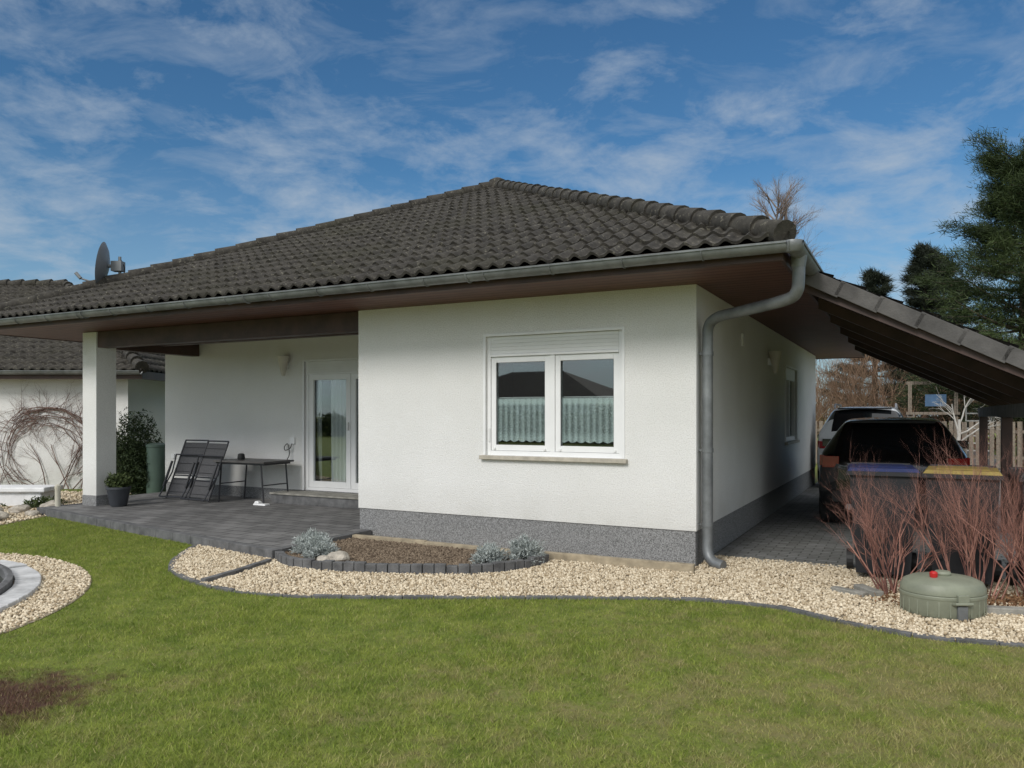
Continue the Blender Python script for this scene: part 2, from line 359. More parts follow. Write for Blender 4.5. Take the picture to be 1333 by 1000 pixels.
def lace():
    m,nt,b=newmat('lace'); tc=nt.nodes.new('ShaderNodeTexCoord').outputs['Object']
    b.inputs['Base Color'].default_value=(.92,.98,.97,1); b.inputs['Roughness'].default_value=.9
    sep=nt.nodes.new('ShaderNodeSeparateXYZ'); nt.links.new(tc,sep.inputs[0])
    mu=nt.nodes.new('ShaderNodeMath'); mu.operation='MULTIPLY'; nt.links.new(sep.outputs[0],mu.inputs[0]); mu.inputs[1].default_value=2*math.pi/.07
    sn=nt.nodes.new('ShaderNodeMath'); sn.operation='SINE'; nt.links.new(mu.outputs[0],sn.inputs[0])
    v=nt.nodes.new('ShaderNodeTexVoronoi'); v.inputs['Scale'].default_value=70; nt.links.new(tc,v.inputs[0])
    f=ramp(nt,v.outputs['Distance'],.15,.6,.14,-.14)
    hem=ramp(nt,sep.outputs[2],1.60,1.63,.0,.45)
    hem2=ramp(nt,sep.outputs[2],1.32,1.24,.0,.3)
    acc=ramp(nt,sn.outputs[0],-1,1,.45,.85)
    for q in (f,hem,hem2):
        ad=nt.nodes.new('ShaderNodeMath'); ad.use_clamp=True; nt.links.new(acc,ad.inputs[0]); nt.links.new(q,ad.inputs[1]); acc=ad.outputs[0]
    nt.links.new(acc,b.inputs['Alpha'])
    return m
m_lace=lace(); m_sheer=M('sheer_fabric',(.82,.82,.82),.9,.05)
curtain('lace_curtain_left',x0+.1,mid-.07,.092,1.22,1.68,.008,.07,mat=m_lace); curtain('lace_curtain_right',mid+.07,x1-.1,.092,1.22,1.68,.008,.07,mat=m_lace)
cr=MB(); cr.tube([(x0+.05,.118,1.69),(x1-.05,.118,1.69)],.006,8,m_pvc); cr.obj('curtain_rod',H)
# terrace door
dr=MB(); a0,a1,b0,b1=-6.87,-5.07,.28,2.36; f0,f1=2.03,2.11
dr.box(a0,a0+.06,f0,f1,b0,b1,m_pvc); dr.box(a1-.06,a1,f0,f1,b0,b1,m_pvc); dr.box(a0+.06,a1-.06,f0,f1,b0,b0+.05,m_pvc)
dr.box(a0+.06,a1-.06,f0+.006,f1,2.179,b1,m_slat)
for k in range(4): dr.box(a0+.061,a1-.061,f0,f0+.006,2.183+k*.043,2.223+k*.043,m_slat)
dr.box(a0+.06,a1-.06,f0-.005,f1,2.15,2.178,m_pvc)
dr.box(a0-.03,a0,1.985,2.02,b0,b1+.03,m_pvc); dr.box(a1,a1+.03,1.985,2.02,b0,b1+.03,m_pvc); dr.box(a0,a1,1.985,2.02,b1,b1+.03,m_pvc)
md=-5.95
for a,b in ((a0+.063,md-.004),(md+.004,a1-.063)):
    dr.box(a,a+.09,f0+.01,f1-.01,b0+.053,2.148,m_pvc); dr.box(b-.09,b,f0+.01,f1-.01,b0+.053,2.148,m_pvc)
    dr.box(a+.09,b-.09,f0+.01,f1-.01,b0+.053,b0+.15,m_pvc); dr.box(a+.09,b-.09,f0+.01,f1-.01,2.06,2.148,m_pvc)
dr.box(md-.05,md-.03,f0-.03,f0+.01,1.25,1.38,m_slat)
dr.obj('terrace_door_frame',H,bev=.004)
gl=MB(); gl.box(a0+.15,a1-.15,2.07,2.074,b0+.14,2.07,m_dglass); gl.obj('terrace_door_glass',H)
curtain('door_curtain',a0+.42,a0+.84,2.15,.35,2.1,.03,.085,False,m_sheer); curtain('door_curtain_second',a0+.10,a0+.22,2.15,.35,2.1,.025,.06,False,m_sheer)
stp=MB(); stp.box(-7.15,-4.6,1.55,1.995,.1,.24,m_dstone); stp.box(-7.17,-4.6,1.53,1.995,.242,.27,m_conc); stp.obj('door_step',H,bev=.006)
sw=MB(); sw.box(-.11,-.03,5.9,5.96,1.05,2.3,m_pvc); sw.box(-.11,-.03,7.24,7.3,1.05,2.3,m_pvc); sw.box(-.11,-.03,5.96,7.24,1.05,1.12,m_pvc); sw.box(-.11,-.03,5.96,7.24,2.1,2.3,m_slat); sw.box(-.11,-.03,6.57,6.63,1.12,2.1,m_pvc)
sw.box(-.03,.05,5.85,7.35,1.0,1.045,m_sill); sw.box(-.012,.015,5.86,5.9,1.05,2.33,m_pvc); sw.box(-.012,.015,7.3,7.34,1.05,2.33,m_pvc); sw.box(-.012,.015,5.9,7.3,2.3,2.33,m_pvc)
sw.obj('side_window_frame',H); gl=MB(); gl.box(-.08,-.076,5.96,7.24,1.12,2.1,m_glass); gl.obj('side_window_glass',H)
m_lampg=M('lamp_ceramic',(.62,.58,.5),.4,.1)
def sconce(nm,T):
    s=MB(); s.lathe([(.0,-.17),(.03,-.16),(.055,-.05),(.085,.08),(.10,.15),(.08,.15)],16,m_lampg,T); s.box(-.03,.03,.03,.10,-.05,.05,m_pvc,T); s.obj(nm,H,smooth=True)
sconce('wall_sconce',Matrix.Translation((-7.23,1.9,2.30))); sconce('side_wall_sconce',Matrix.Translation((.1,4.2,2.27))@Matrix.Rotation(math.radians(90),4,'Z'))
ou=MB(); ou.box(-7.16,-7.06,1.97,1.999,1.02,1.13,m_pvc)
ou.tube(catmull([(-7.1,1.965,1.03),(-7.12,1.93,.95),(-7.22,1.93,.92),(-7.25,1.95,.98),(-7.17,1.94,1.02),(-7.13,1.93,.85),(-7.2,1.9,.7)],5),.007,6,m_rub)
ou.box(-10.0,-9.93,1.97,1.999,.72,.8,m_pvc); ou.box(0.001,.03,2.2,2.3,2.35,2.5,m_pvc)
ou.obj('outlet_and_cable',H)
m_blue=M('blue_enamel',(.10,.13,.32),.4,.3,20,col2=(.3,.32,.42))
fo=MB()
for k in range(12):
    t=2*math.pi*k/12
    for rr in (.045,.07):
        c=Vector((.03,.32+rr*math.cos(t+rr*9),.66+rr*math.sin(t+rr*9)))
        fo.lathe([(0,-.02),(.016,-.01),(.02,.005),(0.004,.02)],6,m_blue,Matrix.Translation(c)@Matrix.Rotation(t,4,'X'))
fo.lathe([(0,-.02),(.03,0),(.02,.03),(.0,.035)],8,m_zinc,Matrix.Translation((.03,.32,.66))@Matrix.Rotation(math.radians(90),4,'Y'))
fo.obj('wall_flower_ornament',None,HM,smooth=True)
# ------------------------------------------------------------ satellite dish
m_dish=M('dish_grey',(.16,.17,.18),.5,.15)
sd=MB(); Tb=HM@Matrix.Translation((-9.62,.62,3.55)); base=Tb.translation
Td=Matrix.Translation(base+Vector((-.10,-.05,.36)))@Matrix.Rotation(math.radians(14),4,'Z')@Matrix.Rotation(math.radians(-82),4,'Y')
sd.lathe([(0.0,.0),(.15,.012),(.28,.05),(.37,.10),(.375,.104),(.365,.104),(.27,.06),(.14,.022),(.0,.01)],32,m_dish,Td,(1,.85))
sd.tube([base+Vector((.06,0,-.15)),base+Vector((.06,0,.52))],.024,10,m_zinc)
sd.tube([base+Vector((.06,0,.36)),base+Vector((-.1,-.05,.36))],.03,8,m_dish)
sd.tube([base+Vector((-.1,-.05,.02)),base+Vector((-.55,-.1,.16))],.014,8,m_dish)
sd.tube([base+Vector((-.52,-.1,.15)),base+Vector((-.6,-.1,.24))],.028,10,m_dish)
sd.tube([base+Vector((.06,0,.5)),base+Vector((.14,0,.35)),base+Vector((.1,0,0))],.010,6,m_rub)
sd.box(-.05,.12,-.08,.06,.28,.44,m_dish,Matrix.Translation(base)); sd.obj('satellite_dish',smooth=True)
# ------------------------------------------------------------ carport
C=empty('carport',HM)
ca0,cz0,ca1,cz1=.95,2.82,3.25,1.68
sl_=(cz1-cz0)/(ca1-ca0)
def cz(x): return cz0+sl_*(x-ca0)
V,F=tileface(Vector((ca1,.32,cz1+.05)),Vector((ca1,7.9,cz1+.05)),Vector((ca0,.32,cz0+.05)),ridge=True)
npmesh('carport_tiles',V,F,m_tile,True,parent=C)
cb=MB()
cb.add([(ca0,.35,cz0-.03),(ca1,.35,cz1-.03),(ca1,7.9,cz1-.03),(ca0,7.9,cz0-.03),(ca0,.35,cz0+.03),(ca1,.35,cz1+.03),(ca1,7.9,cz1+.03),(ca0,7.9,cz0+.03)],[(0,1,2,3),(4,7,6,5),(0,4,5,1),(3,2,6,7),(1,5,6,2),(0,3,7,4)],m_cwood)
cb.obj('carport_deck',C)
cf=MB()
cf.add([(ca0,.30,cz0-.14),(ca1,.30,cz1-.14),(ca1,.345,cz1-.14),(ca0,.345,cz0-.14),(ca0,.30,cz0+.05),(ca1,.30,cz1+.05),(ca1,.345,cz1+.05),(ca0,.345,cz0+.05)],[(0,3,2,1),(4,5,6,7),(0,1,5,4),(3,7,6,2),(1,2,6,5),(0,4,7,3)],m_beam)
for yy in (1.6,3.0,4.5,6.0,7.6):
    cf.add([(ca0,yy,cz0-.15),(ca1,yy,cz1-.15),(ca1,yy+.08,cz1-.15),(ca0,yy+.08,cz0-.15),(ca0,yy,cz0-.033),(ca1,yy,cz1-.033),(ca1,yy+.08,cz1-.033),(ca0,yy+.08,cz0-.033)],[(0,3,2,1),(4,5,6,7),(0,1,5,4),(3,7,6,2),(1,2,6,5),(0,4,7,3)],m_beam)
cf.obj('carport_rafters',C)
m_verge=M('verge_tile',(.085,.08,.077),.75,.35,5,.3,60)
cv=MB(); ang=math.atan(sl_); nT=7; Lr=(ca1-ca0)/nT
for k in range(nT):
    xa=ca0+k*Lr; T=Matrix.Translation((xa,.25,cz(xa)+.07-.005))@Matrix.Rotation(-ang+math.radians(2.0),4,'Y')
    ln=Lr/math.cos(ang)+.04
    cv.box(0,ln,0,.24,.0,.02,m_verge,T); cv.box(0,ln,-.02,0,-.12,.022,m_verge,T); cv.box(ln-.012,ln,-.027,.24,.022,.03,m_verge,T)
cv.obj('carport_verge_tiles',C,bev=.006)
cp=MB(); m_gbeam=M('weathered_beam',(.15,.145,.135),.8,.3,6)
cp.box(2.86,3.0,.4,7.8,1.47,1.62,m_gbeam)
for yy in (.9,4.0,7.6): cp.box(2.87,2.99,yy,yy+.12,0,1.468,m_beam)
cp.obj('carport_frame',C,bev=.004)
# ------------------------------------------------------------ ground, paths
def sheet(name,poly,z,mat,M_=None):
    me=bpy.data.meshes.new(name); me.from_pydata([(p[0],p[1],z) for p in poly],[],[list(range(len(poly)))]); me.materials.append(mat); me.update()
    o=bpy.data.objects.new(name,me); S.collection.objects.link(o)
    if M_ is not None: o.matrix_basis=M_
    return o
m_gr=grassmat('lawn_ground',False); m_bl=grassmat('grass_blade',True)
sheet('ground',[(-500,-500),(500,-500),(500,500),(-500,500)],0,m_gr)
outer=[(-3.60,9.05),(-3.56,8.33),(-3.37,7.58),(-3.06,7.08),(-2.74,6.76),(-2.39,6.52),(-1.88,6.33),(-1.36,6.28),(-.67,6.26),(.08,6.26),(.83,6.25),(1.33,6.22),(1.73,6.12),(2.09,5.93),(2.31,5.60),(2.53,5.36),(2.83,5.12),(3.31,4.97),(3.9,4.85),(5.5,4.7)]
oc=[tuple(q) for q in catmull(outer,6)]
inner=[hw(4.6,.7)[:2],hw(0,.7)[:2],hw(0,0)[:2],hw(-4.155,0)[:2],hw(-4.04,-1.55)[:2]]
gpoly=oc+[tuple(q) for q in inner]
m_gbase=speckle('gravel_base',(.27,.22,.15),(.12,.10,.07),(.42,.35,.25),60)
sheet('gravel_bed',gpoly,.005,m_gbase)
tlx,tly=-9.75,-.5
drive=[(0.0,.7),(4.6,.7),(4.6,30),(0.0,30)]
sheet('driveway',drive,.009,m_drive,HM)
ek=MB(); ek.box(.3,4.6,.62,.70,0,.02,m_conc)
ek.obj('driveway_kerb',None,HM)
te=MB(); tp=[(tlx,tly),(-4.04,-1.55),(-4.04,-.001),(-4.157,-.001),(-4.157,2.0),(-10.2,2.0),(-10.2,.5),(tlx,.3)]
n=len(tp); te.add([(x,y,-.05) for x,y in tp]+[(x,y,.1) for x,y in tp],[tuple(range(n,2*n))]+[(k,(k+1)%n,n+(k+1)%n,n+k) for k in range(n)],m_pave)
te.obj('terrace',None,HM)
tk=MB()
def stones(mb,P,wd,z0,z1,L,mat,gap=.006,jit=.004,fit=False,wob=.02):
    P=[Vector((p[0],p[1],0)) for p in P]; cur=P[0]; pts=[cur]
    if fit:
        nn=max(1,round((P[1]-P[0]).length/L)); pts=[P[0].lerp(P[1],k/nn) for k in range(nn+1)]
    else:
        for q in P[1:]:
            while (q-cur).length>=L: cur=cur+(q-cur).normalized()*L; pts.append(cur)
    for a,b in zip(pts[:-1],pts[1:]):
        d=b-a; l=d.length; t=math.atan2(d.y,d.x)+random.gauss(0,wob)
        T=Matrix.Translation(a)@Matrix.Rotation(t,4,'Z'); dz=random.gauss(0,jit)
        mb.box(gap/2,l-gap/2,-wd/2,wd/2,z0,z1+dz,mat,T)
stones(tk,[(tlx-.05,tly),(-3.96,-1.57)],.10,-.05,.105,.4,m_dstone,jit=.001,fit=True,wob=.002); stones(tk,[(-4.0,-1.51),(-4.0,.0)],.10,-.05,.104,.4,m_dstone,jit=.0005,fit=True,wob=.002); stones(tk,[(tlx,.3),(tlx,tly+.06)],.10,-.05,.104,.4,m_dstone,jit=.0005,fit=True,wob=.002)
tk.obj('terrace_kerb',None,HM,bev=.006)
le=MB(); stones(le,oc,.055,-.02,.022,.25,m_dstone,jit=.003); stones(le,catmull([(-2.74,6.80),(-2.62,7.1),(-2.50,7.5),(-2.42,7.93)],6),.06,-.02,.045,.2,m_dstone)
le.obj('lawn_edging',bev=.005)
bedf=[tuple(q) for q in catmull([(-2.42,7.95),(-2.22,7.6),(-1.9,7.40),(-1.2,7.24),(-.48,7.20),(-.08,7.30),(.2,7.52),(.36,7.80)],6)]
bb=[(.36,7.83),(-.39,8.20),(-1.88,9.0),(-2.2,8.5)]
bedp=bedf+bb
sheet('flower_bed_soil',bedp,.055,m_soil)
be=MB(); stones(be,bedf,.07,-.02,.10,.11,m_dstone,jit=.006); be.obj('flower_bed_edging',bev=.006)
b2=MB(); stones(b2,[(-1.86,9.02),(1.93,7.13)],.07,-.02,.085,1.0,m_tan); b2.obj('wall_edging',bev=.006)
import bmesh
bm=bmesh.new(); bmesh.ops.create_icosphere(bm,subdivisions=1,radius=1); iv=np.array([v.co[:] for v in bm.verts]); ifc=np.array([[v.index for v in f.verts] for f in bm.faces]); bm.free()
def rotm(n):
    q=rng.normal(size=(n,4)); q/=np.linalg.norm(q,axis=1)[:,None]; a,b,c,d=q.T
    return np.stack([1-2*(c*c+d*d),2*(b*c-a*d),2*(b*d+a*c),2*(b*c+a*d),1-2*(b*b+d*d),2*(c*d-a*b),2*(b*d-a*c),2*(c*d+a*b),1-2*(b*b+c*c)],1).reshape(n,3,3)
def pebbles(name,P,rmin,rmax,mat,tint=None):
    n=len(P); sc=rng.uniform(rmin,rmax,n)[:,None]*rng.uniform(.65,1.15,(n,3)); R=rotm(n)
    ivn=iv[None]*(1+rng.normal(0,.10,(n,12,1)))
    V=np.einsum('nij,nkj->nki',R,ivn*sc[:,None,:])+P[:,None,:]
    F=(ifc[None]+(np.arange(n)*12)[:,None,None]).reshape(-1,3)
    t=(rng.random(n) if tint is None else tint).repeat(12)
    return npmesh(name,V.reshape(-1,3),F,mat,False,t)
m_peb=attr_mat('pebble',(.36,.275,.17),(.82,.72,.55),.8)
def scatter(poly,dens,excl=()):
    a=np.array([p[:2] for p in poly]); lo=a.min(0);hi=a.max(0); n=int((hi-lo).prod()*dens)
    X=rng.uniform(lo[0],hi[0],n);Y=rng.uniform(lo[1],hi[1],n); k=inpoly(X,Y,poly)
    for e in excl: k&=~e(X,Y)
    return X[k],Y[k]
def local(X,Y):
    dx=X-1.8;dy=Y-7.5; return dx*math.cos(TH)+dy*math.sin(TH), -dx*math.sin(TH)+dy*math.cos(TH)
X,Y=scatter(gpoly,3200,[lambda X,Y:inpoly(X,Y,bedp),lambda X,Y:X>4.8])
Z=.006+rng.uniform(0,.014,len(X)); pebbles('gravel',np.stack([X,Y,Z],1),.007,.015,m_peb)
X,Y=scatter(bedp,3000); pebbles('soil_clods',np.stack([X,Y,.056+rng.uniform(-.004,.006,len(X))],1),.005,.016,attr_mat('soil_clod',(.09,.065,.045),(.27,.21,.15),.95))
pc_=(-6.2,5.6)
def ring(n,r): return [(pc_[0]+r*math.cos(2*math.pi*k/n),pc_[1]+r*math.sin(2*math.pi*k/n)) for k in range(n)]
sheet('pond_gravel_base',ring(64,2.75),.005,m_gbase)
X,Y=scatter([(-6.2,5),(-3.3,5),(-3.3,9),(-6.6,9)],2800,[lambda X,Y:np.hypot(X-pc_[0],Y-pc_[1])>2.74,lambda X,Y:np.hypot(X-pc_[0],Y-pc_[1])<2.3])
pebbles('pond_gravel',np.stack([X,Y,.006+rng.uniform(0,.014,len(X))],1),.007,.016,m_peb)
left=[(-14,9.9),(-6.95,10.2),(-6.85,11.4),(-7.0,12.2),(-7.2,14.9),(-14,14.9)]
sheet('side_gravel_base',left,.005,m_gbase)
X,Y=scatter(left,500,[lambda X,Y:X<-9.5]); pebbles('side_gravel',np.stack([X,Y,.006+rng.uniform(0,.014,len(X))],1),.012,.026,m_peb)
# pond
PO=empty('garden_pond'); pr=MB(); m_lst=M('light_stone',(.5,.5,.5),.85,.3,6,.4,60)
nb=84
for k in range(nb):
    t=2*math.pi*k/nb; T=Matrix.Translation((pc_[0],pc_[1],0))@Matrix.Rotation(t,4,'Z'); pr.box(2.16,2.36,-.080,.080,0,.05+random.gauss(0,.004),m_lst,T)
pr.obj('stone_ring',PO,bev=.008)
lw=MB(); lw.lathe([(2.09,0),(2.09,.09),(2.11,.10),(2.15,.09),(2.15,0.01)],64,m_dstone,Matrix.Translation((pc_[0],pc_[1],0))); lw.f=[f for f in lw.f if len(f)==4]; lw.mi=lw.mi[:len(lw.f)]; lw.obj('pond_liner',PO)
m_wat=M('pond_water',(.03,.035,.02),.06,.3,3,.15,6,coat=.3); w_=sheet('water',ring(64,2.09),.02,m_wat); w_.parent=PO
# grass blades
gx0,gx1,gy0,gy1=-8.5,6.0,2.7,11.8
n=1100000; X=rng.uniform(gx0,gx1,n);Y=gy0+(gy1-gy0)*rng.random(n)**1.3
k=(np.abs(X)<Y*.78+.5)&~inpoly(X,Y,gpoly)&(np.hypot(X-pc_[0],Y-pc_[1])>2.76)&~inpoly(X,Y,left)
lx,ly=local(X,Y)
k&=~((ly>tly+(lx-tlx)*(-1.55-tly)/(-4.04-tlx)-.05)&(lx<-3.95))&~((lx>=-3.95)&(ly>-.2))
k&=~((X>3.3)&(Y>5.0))
pat=np.sin(X*2.3+1.3*np.sin(Y*1.7))*np.sin(Y*2.9+X); p2=np.sin(X*9+2*np.sin(Y*7))*np.sin(Y*11+2*np.sin(X*5)); k&=rng.random(n)<(.72+.14*pat+.14*p2)
X=X[k];Y=Y[k];n=len(X)
h=rng.uniform(.010,.030,n)*(1+.2*pat[k]+.25*p2[k]); az=rng.uniform(0,2*np.pi,n); ln=rng.uniform(.3,1.3,n)*h; wd=rng.uniform(.0015,.0032,n)
la=rng.uniform(0,2*np.pi,n)
bx=np.cos(az)*wd;by=np.sin(az)*wd
V=np.stack([np.stack([X-bx,Y-by,0*X],1),np.stack([X+bx,Y+by,0*X],1),np.stack([X+np.cos(la)*ln,Y+np.sin(la)*ln,h],1)],1).reshape(-1,3)
npmesh('grass',V,np.arange(3*n).reshape(-1,3),m_bl,False,rng.random(n).repeat(3))
# ------------------------------------------------------------ plants utilities
def segs_mesh(name,SG,mat,sides=4,tint=None,parent=None):
    A=np.array([s[0] for s in SG],float);B=np.array([s[1] for s in SG],float);ra=np.array([s[2] for s in SG]);rb=np.array([s[3] for s in SG])
    d=B-A; d/=np.linalg.norm(d,axis=1)[:,None]+1e-9
    up=np.where(np.abs(d[:,2:3])<.9,[[0,0,1.]],[[1.,0,0]]); a=np.cross(d,up); a/=np.linalg.norm(a,axis=1)[:,None]; b=np.cross(d,a)
    V=[]
    for P,r in ((A,ra),(B,rb)):
        for k in range(sides):
            t=2*math.pi*k/sides; V.append(P+(a*math.cos(t)+b*math.sin(t))*r[:,None])
    V=np.stack(V,1); n=len(SG); F=[]
    for k in range(sides):
        k2=(k+1)%sides; F.append([k,k2,sides+k2,sides+k])
    F=(np.array(F)[None]+(np.arange(n)*2*sides)[:,None,None]).reshape(-1,4)
    return npmesh(name,V.reshape(-1,3),F,mat,True,rng.random(n).repeat(2*sides),parent)
def grow(SG,p,d,L,r,depth,nch=(2,4),spread=.6,up=.15,shrink=.7,wob=.12,nseg=3,start=.25):
    p=Vector(p);d=Vector(d).normalized(); q=p;pts=[]
    for i in range(nseg):
        d=(d+Vector((random.gauss(0,wob),random.gauss(0,wob),random.gauss(0,wob)+up*.3))).normalized()
        e=q+d*L/nseg; r0=r*(1-.45*i/nseg); r1=r*(1-.45*(i+1)/nseg); SG.append((tuple(q),tuple(e),r0,r1)); pts.append((q,e,d,r1)); q=e
    if depth<=0: return
    for c in range(random.randint(*nch)):
        t=random.uniform(start,1); i=min(nseg-1,int(t*nseg)); a,e,dd,rr=pts[i]; s=a.lerp(e,t*nseg-i)
        v=Vector((random.gauss(0,1),random.gauss(0,1),random.gauss(0,1))); v=(v-dd*v.dot(dd)).normalized()
        nd=(dd+v*spread*random.uniform(.6,1.3)+Vector((0,0,up))).normalized()
        grow(SG,s,nd,L*shrink*random.uniform(.75,1.15),rr*.62,depth-1,nch,spread,up,shrink,wob,nseg,start)
def leaves(P,D,size,asp=.25):
    n=len(P); s=size*rng.uniform(.6,1.3,n); D=D/(np.linalg.norm(D,axis=1)[:,None]+1e-9)
    r=rng.normal(size=(n,3)); a=np.cross(D,r); a/=np.linalg.norm(a,axis=1)[:,None]+1e-9
    V=np.stack([P-a*(s*asp*.5)[:,None],P+a*(s*asp*.5)[:,None],P+D*s[:,None]],1).reshape(-1,3); return V
def conifer(name,base,H_,R,nb_,mn,mb_,droop=-.15,prof=lambda t:(1-t)**.8,clump=45,leafs=.22,z0=.12,irregular=.3,bare=.25,asp=.10,spr=.035):
    E=empty(name,Matrix.Translation(base)); SG=[((0,0,0),(0,0,H_*.5),H_*.022,H_*.014),((0,0,H_*.5),(0.02,0,H_*.97),H_*.014,.01)]
    P=[];D=[];T_=[]
    for i in range(nb_):
        t=z0+(1-z0)*(i/nb_)+random.gauss(0,.012); t=min(t,.985); az=i*2.4+random.gauss(0,.4); L=max(.15,R*prof(t)*random.uniform(1-irregular,1+irregular*.7))
        o=Vector((0,0,H_*t)); d=Vector((math.cos(az),math.sin(az),droop+.5*(t**2)+random.gauss(0,.12))).normalized()
        q=o; m=5; bt=random.gauss(.5,.18)
        for s in range(m):
            d2=(d+Vector((0,0,.07*s))).normalized(); e=q+d2*L/m; SG.append((tuple(q),tuple(e),.02*L*(1-s/m)+.006,.02*L*(1-(s+1)/m)+.004)); 
            if s>=m*bare-1:
                side=d.cross(Vector((0,0,1)))
                for sg in (-1,0,1):
                    l=L*.30*(1-.1*s) if sg else 0
                    e2=e+side*sg*l+d*l*.5
                    if sg: SG.append((tuple(e),tuple(e2),.008,.003))
                    nn=clump; tt=rng.random(nn)[:,None]
                    base_=np.array(e)*(1-tt)+np.array(e2)*tt+rng.normal(0,spr*R,(nn,3))*np.array([1,1,.55])
                    P.append(base_); D.append(np.array(d)*.8+rng.normal(0,.55,(nn,3))+np.array([0,0,.15])); T_.append(np.full(nn,bt))
            q=e
    segs_mesh('trunk_and_limbs',SG,mb_,5,parent=E)
    P=np.concatenate(P);D=np.concatenate(D); V=leaves(P,D,leafs,asp); n=len(P)
    npmesh('needles',V,np.arange(3*n).reshape(-1,3),mn,False,np.clip(np.concatenate(T_)+rng.normal(0,.18,n),0,1).repeat(3),parent=E); return E
m_bark=M('bark',(.10,.075,.055),.9,.4,8,.6,30)
m_need=attr_mat('pine_needles',(.014,.026,.009),(.075,.105,.036),.6,.1); m_need2=attr_mat('spruce_needles',(.012,.018,.012),(.05,.06,.038),.6,.1)
m_shr=attr_mat('shrub_needles',(.016,.03,.012),(.06,.085,.034),.6,.1)
m_brush=attr_mat('bare_twigs',(.15,.09,.06),(.36,.24,.16),.9); m_btw=attr_mat('birch_twigs',(.16,.12,.11),(.30,.24,.21),.9)
conifer('pine_tree',(15.0,22.5,0),9.0,3.0,120,m_need,m_bark,-.02,lambda t:(.5+.7*math.sin(math.pi*min(1,t*.9+.03)))*(1.2-t) if t<.9 else .4,95,.19,.12,irregular=.45,asp=.10,spr=.06)
conifer('spruce_tree',(17.2,32,0),8.5,2.3,70,m_need2,m_bark,-.12,lambda t:(1-t)**.8+.03,50,.28,.1,irregular=.45,spr=.055)
conifer('spruce_tree',(15.6,33,0),7.6,2.1,60,m_need2,m_bark,-.12,lambda t:(1-t)**.8+.03,50,.28,.1,irregular=.45,spr=.055)
conifer('spruce_tree',(19.1,34,0),8.5,2.3,65,m_need2,m_bark,-.12,lambda t:(1-t)**.8+.03,50,.28,.1,irregular=.45,spr=.055)
SG=[]; random.seed(3); grow(SG,(12.4,36,0),(0,0,1),11.3,.13,0,nseg=8,wob=.02)
for t in np.linspace(4,11.2,64):
    az=random.uniform(0,6.28); grow(SG,(12.4,36,t),(math.cos(az)*.8,math.sin(az)*.8,1),2.3*(1.35-t/13),.04,3,(3,5),.55,.1,.62,.1,3)
segs_mesh('bare_birch_tree',SG,m_btw,4)
SG=[]; random.seed(9)
for k in range(75):
    x=random.uniform(10.5,30);y=random.uniform(27,36); hh=random.uniform(.9,1.5)
    for j in range(3): grow(SG,(x,y,0),(random.gauss(0,.35),random.gauss(0,.35),1),hh*random.uniform(1.7,2.3),.04,3,(3,5),.6,.1,.7,.14,3,.2)
segs_mesh('bare_thicket',SG,m_brush,3)
SG=[]; 
for k in range(150):
    az=random.uniform(-1.35,1.35); r=random.uniform(75,110); x=math.sin(az)*r;y=math.cos(az)*r
    for j in range(2): grow(SG,(x,y,0),(random.gauss(0,.3),random.gauss(0,.3),1),random.uniform(2,3.4),.14,3,(3,4),.6,.1,.72,.14,2,.2)
segs_mesh('distant_trees',SG,m_brush,3)
m_leaf=attr_mat('hedge_leaf',(.025,.04,.012),(.10,.13,.045),.7,.15)
def leafmass(name,boxes,n,size,mat,asp=.6):
    P=[]
    for (cx,cy,cz_,rx,ry,rz) in boxes:
        d=rng.normal(size=(n,3)); d/=np.linalg.norm(d,axis=1)[:,None]; rr=rng.uniform(.55,1.05,n)[:,None]; P.append(d*rr*np.array([rx,ry,rz])*(1+.15*np.sin(d[:,0:1]*7+d[:,2:3]*5))+np.array([cx,cy,cz_]))
    P=np.concatenate(P); P=P[P[:,2]>.01]; V=leaves(P,rng.normal(size=P.shape),size,asp); m=len(P)
    return npmesh(name,V,np.arange(3*m).reshape(-1,3),mat,False,rng.random(m).repeat(3))
leafmass('conifer_shrub',[(-7.05,14.35,.75,.42,.4,.8),(-6.85,14.2,.5,.35,.3,.5),(-7.35,14.5,.5,.35,.3,.55)],5000,.07,m_shr,.35)
# ---- red-twig shrubs
m_red=attr_mat('red_twig',(.15,.07,.06),(.52,.27,.21),.75)
def dogwood(name,c,n,h,spread,seed):
    random.seed(seed); SG=[]
    for k in range(n):
        az=random.uniform(0,6.28); rr=random.uniform(0,.22); sp_=spread*random.random()**.6
        grow(SG,(c[0]+math.cos(az)*rr,c[1]+math.sin(az)*rr*.7,0),(math.cos(az)*sp_,math.sin(az)*sp_*.6,1),h*random.uniform(.38,.66),.0085,4,(3,4),.50,.20,.62,.12,3,.3)
    segs_mesh(name,SG,m_red,3)
dogwood('red_twig_dogwood',(3.20,6.42),18,1.02,.85,5); dogwood('red_twig_dogwood',(3.75,6.2),22,1.25,.62,6); dogwood('red_twig_dogwood',(4.25,6.1),22,1.3,.5,8)
